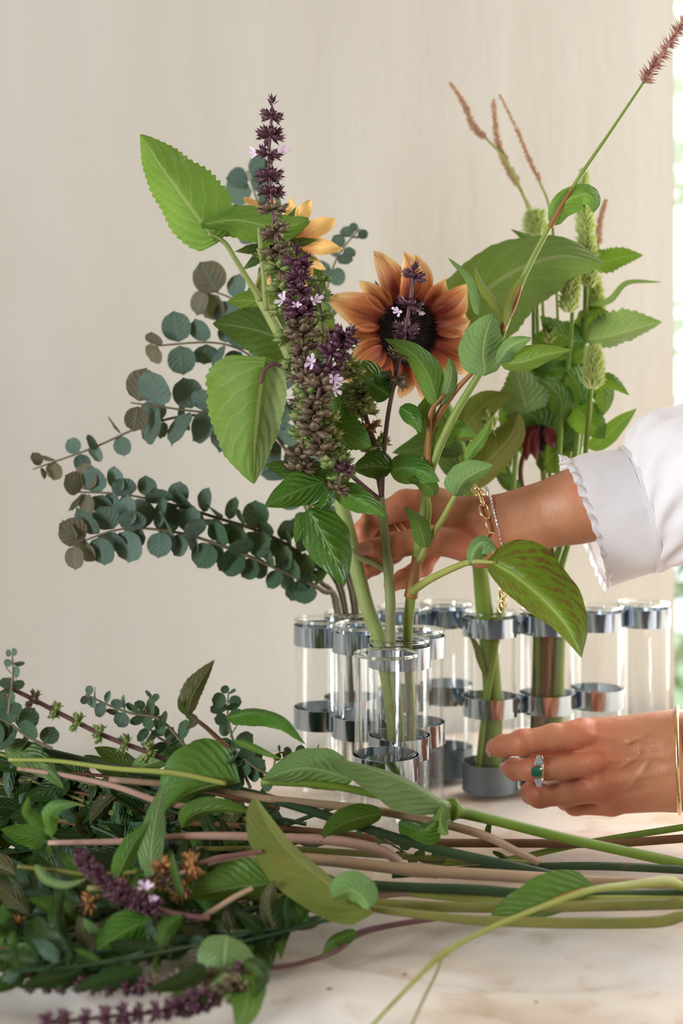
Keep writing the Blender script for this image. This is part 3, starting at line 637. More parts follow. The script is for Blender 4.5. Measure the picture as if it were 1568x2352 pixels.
# ---- basil with the flower spikes (front tube)
b1 = thing('basil_sprig', 'flowering basil with purple spikes and glossy green leaves', 'basil', P(900, 1900, 1.24))
stem('stem', [inside('B', .002, -.006, 1880), inside('B', -.001, -.010, 1640), (897, 1478, 1.232), (896, 1380, 1.226), (888, 1270, 1.222), (880, 1195, 1.22), (874, 1140, 1.218)], [10, 11, 12, 12, 11, 10, 9], 'stem_basil', b1, n=44, nodes=((.62, .25, .015), (.86, .3, .015)))
stem('side_stem', [(890, 1312, 1.225), (860, 1295, 1.222), (825, 1280, 1.222), (808, 1262, 1.222)], [7, 7, 6.5, 5], 'stem_basil', b1)
stem('branch', [(876, 1150, 1.218), (850, 1130, 1.212), (810, 1095, 1.2), (770, 1060, 1.19), (735, 1020, 1.185)], [6, 6, 5.5, 5, 5], 'stem_purple', b1)
stem('branch', [(878, 1150, 1.218), (862, 1060, 1.222), (848, 990, 1.225), (832, 940, 1.225)], [6, 5.5, 5, 4], 'stem_purple', b1)
stem('branch', [(770, 1125, 1.2), (735, 1110, 1.19), (712, 1130, 1.18), (706, 1170, 1.178)], [5, 5, 4, 4], 'stem_basil', b1)
P_, MV, CG, CY, CO = 'purple', 'mauve', 'calgreen', 'calyel', 'calorange'
a = spike(b1, [(735, 1030), (712, 960), (690, 860), (655, 720), (640, 600), (626, 480), (618, 370), (625, 245)], 1.185, 18, 40, 29, (CG, MV, CG, CG, MV, P_, P_), (5.5, 3.5), Y1=1.19, flat=.85)
floret(a, 645, 345, 1.17, 24, (.5, -.8, .1)); floret(a, 585, 352, 1.17, 20, (-.6, -.6, 0), 2.0)
a = spike(b1, [(745, 1040), (722, 960), (705, 860), (693, 760), (688, 690), (682, 590)], 1.172, 15, 40, 32, (CG, CG, MV, MV, P_, P_), (6, 4), Y1=1.172, flat=.95)
floret(a, 648, 690, 1.155, 26, (-.5, -.8, .2), 1.0); floret(a, 722, 690, 1.155, 26, (.5, -.8, .2), .4); floret(a, 680, 700, 1.15, 16, (0, -1, 0))
a = spike(b1, [(740, 1050), (722, 980), (728, 920), (745, 860), (770, 800), (795, 772)], 1.16, 9, 42, 32, (MV, MV, MV, P_, P_), (6, 4), Y1=1.16, flat=.95)
floret(a, 715, 832, 1.142, 26, (-.3, -.9, 0), 1.2); floret(a, 765, 870, 1.142, 26, (.5, -.9, 0)); floret(a, 770, 895, 1.142, 24, (.5, -.9, -.2), 2)
spike(b1, [(832, 955), (825, 915), (812, 870), (800, 838)], 1.215, 5, 34, 28, (CY, CG, CY), (5, 4), tip=False)
spike(b1, [(866, 1030), (850, 985), (838, 945), (835, 900)], 1.222, 4, 32, 30, (CY, CO, CG), (5, 4), tip=False)
spike(b1, [(740, 800), (742, 760), (735, 700), (730, 640)], 1.225, 5, 32, 26, (CY, CG, CG), (4, 3), tip=False)
spike(b1, [(790, 1100), (772, 1060), (758, 1010), (752, 960)], 1.175, 5, 36, 32, (CG, CG, CY), (5, 4), tip=False)
spike(b1, [(775, 1125), (782, 1100), (790, 1078)], 1.165, 2, 30, 26, (MV, P_), (5, 4), tip=True)
spike(b1, [(690, 1080), (690, 1050), (695, 1000), (700, 960)], 1.178, 4, 34, 34, (MV, MV, CG), (5, 4), tip=False)
spike(b1, [(610, 600), (640, 560), (655, 610), (650, 650)], 1.21, 3, 28, 26, (CY, CG), (3, 3), tip=False)
leaf(b1, [(745, 1106), (700, 1120), (655, 1138), (606, 1164)], 40, 42, 'basil', 'ovate', 1.178, 1.155, wave=.1)
leaf(b1, [(706, 1168), (738, 1225), (768, 1285), (790, 1348)], 58, 50, 'basildk', 'ovate', 1.178, 1.16, wave=.08)
leaf(b1, [(768, 1122), (805, 1140), (845, 1160), (886, 1186)], 32, 30, 'basil', 'ovate', 1.175, 1.16)
leaf(b1, [(893, 1082), (930, 1075), (970, 1085), (1010, 1106)], 34, 38, 'basil', 'ovate', 1.215, 1.20)
leaf(b1, [(900, 1078), (870, 1070), (840, 1072), (808, 1078)], 32, 36, 'basildk', 'ovate', 1.212, 1.2)
leaf(b1, [(716, 1180), (702, 1200), (690, 1222), (678, 1248)], 22, 24, 'basil', 'ovate', 1.185, 1.18)
leaf(b1, [(690, 1088), (665, 1085), (640, 1075), (608, 1068)], 20, 24, 'basil', 'ovate', 1.185, 1.17)
leaf(b1, [(755, 975), (785, 990), (820, 1008), (852, 1025)], 42, 36, 'basil', 'wide', 1.195, 1.18, serr=.12, ns=10)
leaf(b1, [(896, 910), (880, 898), (860, 885), (840, 870)], 30, 26, 'basildk', 'ovate', 1.21, 1.2)
leaf(b1, [(900, 870), (885, 868), (870, 868), (858, 852)], 18, 16, 'basildk', 'ovate', 1.21, 1.2)
leaf(b1, [(918, 935), (938, 950), (952, 968), (966, 994)], 24, 20, 'basil', 'ovate', 1.21, 1.2)
leaf(b1, [(795, 990), (780, 950), (785, 920), (815, 895)], 38, 44, 'basildk', 'ovate', 1.225, 1.22)
leaf(b1, [(735, 1170), (748, 1150), (752, 1130), (740, 1110)], 14, 16, 'basildk', 'ovate', 1.17, 1.165)
leaf(b1, [(770, 1130), (750, 1150), (735, 1160), (715, 1160)], 16, 14, 'basil', 'ovate', 1.185, 1.18)
leaf(b1, [(800, 1085), (770, 1090), (745, 1080), (715, 1060)], 30, 24, 'basil', 'wide', 1.19, 1.18, serr=.1, ns=9)
leaf(b1, [(870, 880), (850, 860), (820, 852), (790, 860)], 26, 30, 'basil', 'ovate', 1.235, 1.23)
# ---- slim basil
b2 = spike(b1, [(876, 1140), (880, 1060), (890, 960), (905, 880), (922, 800), (938, 715), (950, 630)], 1.217, 9, 32, 30, (CG, CG, CG, CG, MV, MV, P_, P_, P_), (6, 4), Y1=1.205, t0=.52, drop=(1, 3, 5, 7))
floret(b2, 915, 716, 1.19, 20, (-.5, -.8, 0), 2.5); floret(b2, 965, 720, 1.195, 12, (.5, -.8, 0))
# ---- knotweed
k1 = thing('knotweed_stem', 'tall jointed knotweed stem tipped with a pink brown flower spike', 'knotweed', P(935, 1900, 1.25))
nod = ((.30, .5, .012), (.60, .45, .012), (.80, .4, .010))
stem('stem', [inside('B', .008, .006, 1870), inside('B', .010, .003, 1640), (936, 1476, 1.248), (944, 1365, 1.238), (965, 1235, 1.23), (990, 1080, 1.222), (1040, 960, 1.215), (1105, 850, 1.21), (1165, 730, 1.205), (1205, 630, 1.2), (1262, 520, 1.195), (1325, 415, 1.19), (1400, 305, 1.185), (1480, 186, 1.18)], [10, 11, 11, 12, 11, 10, 9.5, 8.5, 7.5, 7, 6, 5, 4, 3.2], 'stem_knot', k1, n=110, nodes=nod)
stem('sheath', [(943, 1372, 1.236), (950, 1330, 1.234), (958, 1280, 1.231)], [16, 14, 11], 'sheath', k1)
stem('sheath', [(983, 1070, 1.22), (985, 1000, 1.217), (990, 945, 1.214), (1020, 905, 1.21)], [9, 7, 6, 3], 'sheath', k1)
stem('sheath', [(1150, 760, 1.2), (1180, 700, 1.198), (1196, 655, 1.197)], [8, 7, 4], 'sheath', k1)
stem('sheath', [(1262, 522, 1.19), (1288, 475, 1.188), (1315, 432, 1.186)], [7, 6.5, 4], 'sheath', k1)
stem('branch', [(962, 1290, 1.228), (990, 1235, 1.22), (1020, 1185, 1.212), (1050, 1132, 1.205), (1085, 1100, 1.2)], [9, 8, 7, 6, 3], 'stem_yel', k1)
stem('branch', [(975, 1090, 1.225), (990, 985, 1.222), (1040, 905, 1.216), (1085, 855, 1.21)], [8, 8, 7, 5], 'sheath', k1)
stem('branch', [(940, 1362, 1.236), (985, 1332, 1.215), (1040, 1305, 1.195), (1085, 1290, 1.18), (1140, 1292, 1.17)], [11, 9, 8, 7, 4], 'stem_yel', k1)
stem('branch', [(972, 1250, 1.226), (985, 1180, 1.222), (980, 1140, 1.22), (960, 1115, 1.218)], [7, 6, 5, 3], 'stem_yel', k1)
stem('branch', [(1105, 852, 1.21), (1150, 780, 1.205), (1165, 720, 1.2), (1172, 690, 1.198)], [8, 6, 5, 3], 'stem_yel', k1)
leaf(k1, [(1112, 858), (1108, 810), (1115, 765), (1132, 720)], 54, 50, 'knotgrey', 'wide', 1.2, 1.185, wave=.08)
leaf(k1, [(1148, 836), (1200, 830), (1250, 815), (1312, 804)], 34, 24, 'knot', 'ovate', 1.2, 1.185)
leaf(k1, [(1140, 835), (1165, 800), (1190, 785), (1222, 775)], 18, 24, 'knotgrey', 'ovate', 1.195, 1.185)
leaf(k1, [(1003, 935), (985, 870), (950, 815), (882, 778)], 28, 36, 'knot', 'ovate', 1.212, 1.19)
leaf(k1, [(1012, 930), (1028, 890), (1036, 850), (1030, 822)], 20, 18, 'knotgrey', 'ovate', 1.213, 1.2)
leaf(k1, [(985, 1010), (975, 965), (985, 930), (1000, 890)], 26, 24, 'basildk', 'ovate', 1.228, 1.222)
leaf(k1, [(1045, 1135), (1060, 1105), (1090, 1085), (1132, 1068)], 38, 26, 'knotgrey', 'wide', 1.2, 1.185)
leaf(k1, [(975, 1258), (968, 1225), (955, 1195), (928, 1162)], 22, 24, 'knot', 'ovate', 1.215, 1.2)
leaf(k1, [(1078, 1296), (1088, 1262), (1110, 1245), (1138, 1262)], 16, 34, 'knotgrey', 'round', 1.178, 1.172)
leaf(k1, [(1128, 1290), (1185, 1325), (1255, 1385), (1305, 1445), (1336, 1512)], 92, 44, 'knotred', 'acum', 1.172, 1.13, wave=.08, serr=.02, ns=12)
leaf(k1, [(1098, 725), (1088, 680), (1072, 635), (1028, 592)], 11, 11, 'knotgrey', 'strip', 1.195, 1.18)
leaf(k1, [(1152, 722), (1130, 690), (1105, 655), (1088, 608)], 12, 10, 'olive', 'lance', 1.19, 1.18)
leaf(k1, [(1160, 750), (1168, 700), (1180, 665), (1206, 628)], 9, 9, 'olive', 'strip', 1.19, 1.185)
leaf(k1, [(1266, 520), (1290, 470), (1340, 445), (1364, 462), (1362, 490)], 26, 34, 'knot', 'ovate', 1.19, 1.175)
leaf(k1, [(1068, 1062), (1085, 1030), (1110, 1000), (1132, 955)], 14, 16, 'knot', 'lance', 1.205, 1.195)
leaf(k1, [(995, 1142), (985, 1120), (965, 1105), (935, 1100)], 20, 22, 'knot', 'ovate', 1.215, 1.205)
leaf(k1, [(1005, 1030), (1030, 990), (1060, 985), (1095, 1005)], 22, 28, 'knot', 'ovate', 1.225, 1.22)
fluffy(k1, [(1478, 188), (1508, 140), (1540, 95), (1580, 40), (1610, 0)], 1.18, 15, 'rustpink', n=260, name='flower_spike', ln=.95, wid=.2, up=.35, taper=.2, seed=9)
# ---- eucalyptus sprays
ET = inside('D2', -.006, 0, BOT('D2')); ET2 = inside('D2', .004, .004, BOT('D2')); ET3 = inside('D2', .010, -.004, BOT('D2'))
euc('lowest eucalyptus spray arching sideways above the table', [ET, (778, 1405, 1.40), (742, 1358, 1.39), (690, 1330, 1.38), (600, 1290, 1.365), (500, 1250, 1.35), (400, 1222, 1.34), (280, 1215, 1.33), (158, 1255, 1.325)], 1.4, 1.33, 21, 22, 38, (7, 2), ('eucdk', 'eucdk', 'euc'), seed=2, t0=.30)
euc('eucalyptus spray running parallel just above the lowest one', [ET, (772, 1405, 1.41), (735, 1335, 1.40), (685, 1270, 1.395), (600, 1222, 1.385), (500, 1190, 1.37), (400, 1160, 1.36), (280, 1135, 1.35), (172, 1130, 1.345)], 1.41, 1.35, 20, 22, 38, (7, 2), ('eucdk', 'eucdk', 'euc'), seed=3, t0=.30)
euc('sparse eucalyptus spray with thin edge-on leaves and brown tip', [ET2, (790, 1405, 1.41), (745, 1290, 1.405), (690, 1140, 1.40), (600, 1010, 1.39), (470, 955, 1.38), (340, 975, 1.375), (210, 1030, 1.37), (75, 1078, 1.365)], 1.41, 1.37, 15, 22, 23, (6, 2), ('eucdk', 'euc'), seed=5, t0=.34, face=.15)
euc('eucalyptus spray with large round leaves beside the heart-shaped sunflower leaf', [ET2, (795, 1405, 1.415), (755, 1280, 1.41), (700, 1130, 1.40), (640, 1010, 1.385), (560, 955, 1.365), (450, 945, 1.35), (300, 925, 1.34)], 1.41, 1.34, 11, 24, 50, (6, 2), ('eucdk', 'euc', 'euc'), tipn=1, seed=6, t0=.36)
euc('eucalyptus spray ending in a red bud below the serrated leaves', [ET3, (812, 1405, 1.415), (770, 1260, 1.42), (715, 1080, 1.42), (660, 930, 1.41), (590, 830, 1.40), (500, 788, 1.39), (345, 795, 1.38)], 1.415, 1.38, 12, 22, 34, (6, 2), ('eucdk', 'euc', 'euc'), tipn=1, seed=7, t0=.40)
euc('eucalyptus spray with reddish leaves behind the sunflower stem', [ET3, (815, 1405, 1.42), (780, 1250, 1.43), (730, 1060, 1.43), (680, 880, 1.425), (610, 750, 1.42), (540, 690, 1.41), (462, 660, 1.405)], 1.42, 1.405, 9, 24, 38, (6, 2), ('eucdk', 'euc', 'euc'), tipn=2, seed=8, t0=.45)
euc('upright eucalyptus spray with a tiny green tip behind the sunflowers', [ET3, (818, 1405, 1.42), (800, 1250, 1.44), (770, 1000, 1.445), (740, 800, 1.445), (748, 680, 1.44), (775, 590, 1.435), (826, 524, 1.43)], 1.42, 1.43, 13, 28, 18, (6, 2), ('eucdk', 'euc'), tipn=0, seed=9, t0=.42)
euc('tallest eucalyptus spray, dark leaves peeking over the golden petals', [ET3, (820, 1405, 1.425), (800, 1200, 1.45), (750, 950, 1.46), (690, 750, 1.46), (620, 560, 1.455), (590, 460, 1.45), (568, 392, 1.45)], 1.42, 1.45, 12, 26, 34, (6, 2), ('eucdk', 'euc'), tipn=0, seed=12, t0=.45)
# ---- hyssop group (rear row)
def hyst(lab, pts, r, Y, Y1, dx, dy, col='stem_gr', k='I'):
    pts = [inside(k, dx, dy, BOT(k)), inside(k, dx*.7, dy, 1600), inside(k, dx*.9, dy, 1400)]+pp(pts, Y, Y1)
    t = thing('hyssop_stem', lab, 'hyssop', P(*pts[0]), 'pale green hyssop in the rear row'); stem('stem', pts, r, col, t, n=50); return t
h = hyst('tallest hyssop stem with long pale green spike', [(1300, 1200), (1325, 1000), (1340, 800), (1345, 640), (1340, 400)], [9, 9, 8, 8, 8, 7, 6, 4], 1.43, 1.40, -.004, .0)
fluffy(h, [(1352, 660), (1347, 560), (1340, 470), (1340, 388)], 1.40, 30, 'fluff', n=1300, Y1=1.39, taper=.55, seed=2)
leaf(h, [(1345, 590), (1300, 570), (1240, 555), (1172, 526)], 30, 14, 'mint', 'ovate', 1.405, 1.39, serr=.2, ns=12)
leaf(h, [(1348, 600), (1390, 600), (1430, 590), (1477, 586)], 30, 28, 'mint', 'ovate', 1.405, 1.39, serr=.2, ns=11)
leaf(h, [(1350, 780), (1400, 772), (1460, 755), (1520, 740)], 58, 26, 'mintgrey', 'ovate', 1.40, 1.37, serr=.2, ns=12)
leaf(h, [(1345, 785), (1310, 780), (1275, 760), (1240, 725)], 38, 40, 'mint', 'ovate', 1.41, 1.39, serr=.2, ns=12)
leaf(h, [(1350, 700), (1400, 690), (1440, 650), (1520, 648)], 8, 7, 'mintgrey', 'strip', 1.40, 1.38)
leaf(h, [(1335, 790), (1350, 740), (1380, 730), (1410, 740)], 32, 36, 'mint', 'ovate', 1.41, 1.4, serr=.2, ns=10)
leaf(h, [(1325, 940), (1345, 965), (1368, 985), (1388, 1008)], 44, 36, 'mint', 'heart', 1.40, 1.385, serr=.08, ns=10)
leaf(h, [(1335, 900), (1375, 890), (1385, 920), (1380, 960)], 30, 28, 'mint', 'ovate', 1.41, 1.4)
h = hyst('hyssop stem with a pale blunt spike before the big leaf', [(1275, 1150), (1290, 950), (1310, 780), (1318, 610)], [8, 8, 8, 7, 6, 5, 4], 1.425, 1.37, -.008, -.004)
fluffy(h, [(1304, 716), (1308, 680), (1314, 640), (1318, 606)], 1.375, 27, 'fluff', n=900, taper=.4, seed=3)
leaf(h, [(1285, 960), (1290, 920), (1270, 890), (1240, 870)], 40, 36, 'mint', 'ovate', 1.40, 1.385, serr=.2, ns=12)
leaf(h, [(1280, 830), (1300, 820), (1325, 815), (1352, 800)], 26, 30, 'mint', 'ovate', 1.40, 1.39)
h = hyst('short hyssop stem with a fluffy spike near the white cuff', [(1330, 1150), (1350, 980), (1362, 800)], [8, 8, 8, 7, 6, 5], 1.42, 1.36, .005, -.006)
fluffy(h, [(1358, 892), (1362, 860), (1364, 830), (1362, 798)], 1.36, 30, 'fluff', n=950, taper=.35, seed=4)
leaf(h, [(1358, 880), (1385, 872), (1412, 880), (1445, 908)], 18, 22, 'mint', 'ovate', 1.37, 1.36, serr=.2, ns=10)
leaf(h, [(1350, 1030), (1390, 1005), (1425, 970), (1462, 938)], 22, 22, 'mint', 'ovate', 1.40, 1.385)
leaf(h, [(1340, 930), (1330, 890), (1300, 850), (1260, 850)], 36, 34, 'mint', 'ovate', 1.40, 1.39, serr=.2, ns=12)
h = hyst('hyssop stem with a stubby spike beside the tall one', [(1320, 1100), (1345, 900), (1362, 740), (1368, 640)], [8, 8, 8, 6, 5, 4], 1.44, 1.42, .003, .008)
fluffy(h, [(1366, 720), (1367, 690), (1366, 640)], 1.42, 26, 'fluff', n=700, taper=.3, seed=5)
h = hyst('hyssop stem with a pale spike above the serrated leaf tip', [(1250, 1150), (1230, 900), (1225, 700), (1232, 540), (1226, 495)], [8, 8, 8, 6, 5, 4, 4], 1.45, 1.46, -.010, .006)
fluffy(h, [(1238, 545), (1228, 515), (1228, 488)], 1.455, 32, 'fluff', n=600, taper=.3, seed=6)
leaf(h, [(1208, 938), (1200, 905), (1192, 875), (1180, 838)], 58, 62, 'mintgrey', 'heart', 1.385, 1.375, serr=.2, ns=12)
leaf(h, [(1245, 1000), (1230, 960), (1200, 950), (1160, 960)], 40, 46, 'mint', 'ovate', 1.42, 1.41, serr=.2, ns=12)
leaf(h, [(1250, 1000), (1270, 950), (1290, 900), (1300, 860)], 46, 42, 'mint', 'ovate', 1.43, 1.42, serr=.2, ns=12)
leaf(h, [(1262, 1020), (1300, 1000), (1325, 960), (1345, 930)], 44, 42, 'mint', 'ovate', 1.435, 1.43, serr=.2, ns=12)
leaf(h, [(1230, 860), (1255, 810), (1270, 770), (1275, 730)], 42, 40, 'mint', 'ovate', 1.43, 1.42, serr=.2, ns=12)
h = hyst('low hyssop stem with a pale spike over olive leaves', [(1205, 1200), (1160, 1060), (1112, 950)], [8, 8, 8, 6, 5, 4], 1.43, 1.38, -.012, -.008)
fluffy(h, [(1128, 985), (1115, 960), (1108, 935)], 1.375, 28, 'fluff', n=600, taper=.3, seed=7)
leaf(h, [(1195, 1128), (1175, 1112), (1155, 1098), (1135, 1085)], 20, 18, 'mint', 'ovate', 1.41, 1.40, serr=.2, ns=10)
for q in ([(1215, 990), (1180, 1000), (1150, 1030), (1120, 1070)], [(1230, 1040), (1200, 1000), (1170, 960), (1150, 910)], [(1260, 960), (1235, 920), (1225, 870), (1235, 820)], [(1290, 1030), (1310, 1000), (1325, 950), (1320, 890)], [(1300, 900), (1280, 860), (1250, 840), (1215, 835)], [(1310, 850), (1290, 810), (1265, 780), (1225, 770)], [(1240, 1080), (1265, 1050), (1290, 1030), (1320, 1020)], [(1170, 1080), (1140, 1060), (1110, 1030), (1090, 990)]):
    leaf(h, q, 36, 40, 'mint', 'ovate', 1.445, 1.435, serr=.2, ns=12)
fluffy(h, [(1262, 790), (1262, 760), (1262, 735)], 1.40, 20, 'fluff', n=160, taper=.3, seed=8)
leaf(h, [(1100, 1110), (1075, 1080), (1060, 1040), (1080, 1010)], 30, 26, 'mint', 'ovate', 1.40, 1.39)
# ---- rusty seed spikes
for i, (lab, path, sp) in enumerate((
    ('kinked rusty seed spike leaning furthest over', [(1262, 1390), (1240, 900), (1228, 560), (1212, 475), (1160, 368), (1112, 314)], [(1114, 316), (1085, 288), (1068, 245), (1034, 190)]),
    ('straight rusty seed spike, thick and upright', [(1270, 1390), (1255, 900), (1240, 600), (1222, 490), (1186, 422)], [(1190, 425), (1162, 375), (1142, 320), (1132, 228)]),
    ('slender rusty seed spike slanting beside the upright one', [(1280, 1390), (1285, 900), (1275, 600), (1262, 478), (1238, 415)], [(1240, 416), (1215, 365), (1190, 305), (1148, 218)]),
    ('short faint rusty seed spike behind the tallest hyssop', [(1290, 1390), (1320, 900), (1360, 700), (1375, 560)], [(1375, 560), (1376, 520), (1382, 490), (1392, 458)]))):
    t = thing('seed_spike_stem', lab, 'seed spike', P(1265, 1780, 1.44), 'rusty seed spikes in the rear row')
    yy = (1.44, 1.445, 1.44, 1.446)[i]
    stem('stem', [inside('I', (-.006, 0, .006, .010)[i], .004, BOT('I'))]+pp(path, yy, 1.50), [7, 6, 5, 4, 4, 3.5, 3], 'stem_yel', t, n=60)
    fluffy(t, sp, 1.50, (11, 12, 8, 9)[i], 'rust', n=420, ln=.6, wid=.35, taper=.35, seed=20+i)
# ---- dark red drooping flower
rf = thing('rudbeckia_stem', 'dark red drooping coneflower half hidden among the rear leaves', 'flower', P(1250, 1780, 1.432))
stem('stem', [inside('I', -.014, .0, BOT('I')), inside('I', -.01, 0, 1420), (1215, 1200, 1.43), (1195, 1080, 1.43), (1225, 990, 1.425)], [8, 8, 7, 6, 5], 'stem_brown', rf, n=30)
fluffy(rf, [(1236, 975), (1246, 1010), (1240, 1035)], 1.42, 20, 'disc', n=180, name='flower_cone', seed=31, taper=.5)
for q in ([(1240, 985), (1215, 1000), (1208, 1060)], [(1235, 985), (1225, 1010), (1232, 1058)], [(1250, 985), (1262, 1000), (1270, 1030)]):
    leaf(rf, q, 15, 16, 'redpetal', 'petal', 1.415, 1.41, name='petal')
for lab, dx, dy, top in (('bare brown hyssop stem cut short in its tube', -.004, -.01, 1420), ('bare green hyssop stem cut short in its tube', .010, -.008, 1400)):
    t = thing('cut_stem', lab, 'stem', P(*inside('I', dx, dy, BOT('I')))); stem('stem', [inside('I', dx*2.0-.012, dy, BOT('I')), inside('I', dx, dy, 1600), inside('I', dx+.003, dy, top)], [13, 14, 12], 'stem_brown' if 'brown' in lab else 'stem_gr', t)
t = thing('thin_green_stem', 'thin green stem crossing the thick sunflower stem in its tube', 'stem', P(1095, 1780, 1.41)); stem('stem', [inside('H', -.013, -.006, BOT('H')), (1112, 1640, 1.402), (1140, 1470, 1.402), (1155, 1340, 1.40), (1180, 1100, 1.40), (1190, 960, 1.395)], [6, 7, 8, 7, 6, 6], 'stem_gr', t, n=30)
leaf(t, [(1118, 1560), (1105, 1520), (1092, 1480), (1070, 1450)], 9, 8, 'olive', 'lance', 1.40, 1.398)

# ================================================================== CUTTINGS HEAPED ON THE CLOTH
def cut(label, pts, r, m, Y, Y1=None, name='cut_stem', cat='stem', group='cut stems lying on the cloth', nodes=(), n=None, lift=None):
    pts = pp(pts, Y, Y1); px = np.mean(r) if isinstance(r, (list, tuple)) else r
    pts = clampY(pts, lift or (px*1.1/F+.001)); t = thing(name, label, cat, P(*pts[0]), group)
    stem('stem', pts, r, m, t, n=n or 12*len(pts)//2+12, nodes=nodes); return t
L = lambda t, mid, wl, wr, m='pile', Y=1.08, Y1=None, **k: leaf(t, mid, wl, wr, m, k.pop('sh', 'ovate'), Y, Y1, pile=True, **k)
# main stems, right (cut ends, out of frame) to left (leafy ends)
t = cut('bright green jointed stem sloping down from a swollen node, pale curled leaf', [(1640, 2003), (1568, 1985), (1420, 1952), (1300, 1926), (1150, 1888), (1045, 1862), (1000, 1850), (900, 1832), (760, 1805), (600, 1795)], [12, 12, 12, 12, 12, 15, 18, 10, 9, 8], 'stem_gr', 1.16, 1.08, nodes=((.57, .9, .02),))
L(t, [(1025, 1852), (940, 1800), (850, 1765), (745, 1738)], 66, 8, 'knotgrey', 1.10, 1.08, wave=.15, sgn=(-1, 1))
L(t, [(1020, 1850), (1010, 1880), (1015, 1905), (1030, 1918)], 26, 16, 'knot', 1.095, 1.085)
L(t, [(810, 1792), (740, 1770), (680, 1765), (600, 1792)], 46, 52, 'knotgrey', 1.09, 1.07, wave=.1)
L(t, [(545, 1798), (490, 1805), (430, 1825), (376, 1864)], 10, 112, 'knot', 1.085, 1.07, sh='wide', wave=.12)
t = cut('long dark green stem running the length of the heap', [(1420, 2050), (1380, 2042), (1230, 2002), (1000, 1950), (800, 1890), (640, 1840), (480, 1800), (250, 1760), (60, 1715), (-60, 1690)], [12, 12, 12, 12, 11, 11, 10, 10, 9, 8], 'stem_dk', 1.09, 1.12)
L(t, [(10, 1716), (50, 1730), (100, 1760), (147, 1812)], 32, 34, 'pile', 1.10, 1.07)
L(t, [(300, 1770), (350, 1750), (400, 1735), (440, 1728)], 26, 20, 'knotgrey', 1.12, 1.11)
t = cut('dark green stem crossing under the rust-marked leaf', [(1640, 2002), (1568, 1998), (1400, 1990), (1250, 1990), (1090, 1996), (900, 2010)], [10, 10, 10, 9, 9, 8], 'stem_dk', 1.13, 1.12)
t = cut('pinkish tan stem slanting from the heap towards the middle', [(1235, 1980), (1180, 1952), (1100, 1915), (960, 1880), (820, 1856), (620, 1835), (470, 1810), (250, 1790)], [9, 9, 10, 10, 10, 9, 8, 7], 'stem_tan', 1.12, 1.10)
L(t, [(915, 1888), (945, 1895), (975, 1905), (1002, 1885)], 14, 44, 'pile', 1.10, 1.09, sh='round')
L(t, [(880, 1868), (820, 1880), (770, 1900), (735, 1935)], 24, 34, 'pile', 1.09, 1.075)
t = cut('straight reddish brown stem lying farthest back', [(1640, 1922), (1568, 1926), (1400, 1937), (1200, 1937), (950, 1934), (770, 1915), (600, 1900), (420, 1890)], [10, 10, 10, 10, 10, 9, 8, 7], 'stem_brown', 1.20, 1.14)
t = cut('slim green stem rising at its cut end behind the brown one', [(1640, 1885), (1568, 1900), (1430, 1922), (1300, 1945), (1200, 1968), (1100, 1980), (900, 1990)], [8, 8, 8, 8, 7, 6, 5], 'stem_gr', 1.22, 1.15)
L(t, [(1120, 1938), (1118, 1915), (1122, 1895), (1130, 1880)], 6, 9, 'piledk', 1.17, 1.17)
L(t, [(1130, 1955), (1150, 1965), (1170, 1980), (1185, 1992)], 6, 7, 'piledk', 1.16, 1.15)
t = cut('thick tan stem with a pink side shoot joined at a knot', [(1640, 2035), (1568, 2030), (1400, 2026), (1230, 2016), (950, 1998), (700, 1972), (520, 1972), (430, 2000), (330, 2030), (150, 2070)], [12, 13, 13, 14, 14, 13, 11, 9, 8, 6], 'stem_tan', 1.105, 1.03, nodes=((.44, .25, .012),))
stem('side_shoot', clampY(pp([(935, 1996), (880, 1956), (780, 1932), (650, 1925), (450, 1920), (300, 1932), (110, 1936)], 1.098, 1.05)), [10, 12, 12, 11, 9, 8, 6], 'stem_pink', t, n=40)
L(t, [(105, 1936), (80, 1925), (40, 1915), (0, 1904)], 26, 30, 'pile', 1.05, 1.04)
L(t, [(110, 1938), (115, 1950), (118, 1960), (123, 1968)], 9, 10, 'pile', 1.05, 1.05)
L(t, [(352, 2032), (345, 1960), (356, 1880), (376, 1795)], 30, 30, 'knotgrey', 1.03, 1.06, sh='lance')
t = cut('pale pinkish stem near the rust-marked leaf', [(1240, 2066), (1200, 2063), (1000, 2050), (900, 2052), (820, 2070), (700, 2090)], [9, 10, 10, 10, 9, 7], 'stem_pink', 1.07, 1.05)
t = cut('yellow green stem bearing a rust-marked leaf and trailing roots', [(1640, 2040), (1568, 2036), (1530, 2024), (1440, 2034), (1350, 2046), (1240, 2085), (1125, 2132), (1020, 2190), (940, 2265), (850, 2360)], [11, 11, 13, 10, 8, 6, 6, 6, 5, 4], 'stem_yel', 1.08, .88, nodes=((.78, .4, .015),))
stem('rootlet', clampY(pp([(1020, 2190), (1000, 2240), (975, 2290), (945, 2356)], .985, .87)), [4, 3.5, 4, 3], 'stem_olive', t)
L(t, [(1352, 2038), (1270, 2070), (1190, 2100), (1120, 2122)], 32, 66, 'knot', 1.05, 1.01, sh='wide')
stem('rusty_midrib', clampY([(1340, 2042, 1.047), (1300, 2056, 1.042), (1250, 2076, 1.035), (1200, 2095, 1.026)]), [4, 6, 6, 3], 'sheath', t)
t = cut('olive stem along the front of the heap, big trumpet leaf', [(1640, 2098), (1568, 2104), (1500, 2118), (1300, 2120), (1100, 2114), (960, 2100), (840, 2085)], [13, 13, 14, 13, 12, 10, 8], 'stem_olive', 1.03, 1.0)
L(t, [(845, 2090), (760, 2035), (660, 1950), (610, 1880), (583, 1828)], 78, 18, 'olive', .99, 1.02, sh='wide', wave=.1, sgn=(-1, 1), W=90)
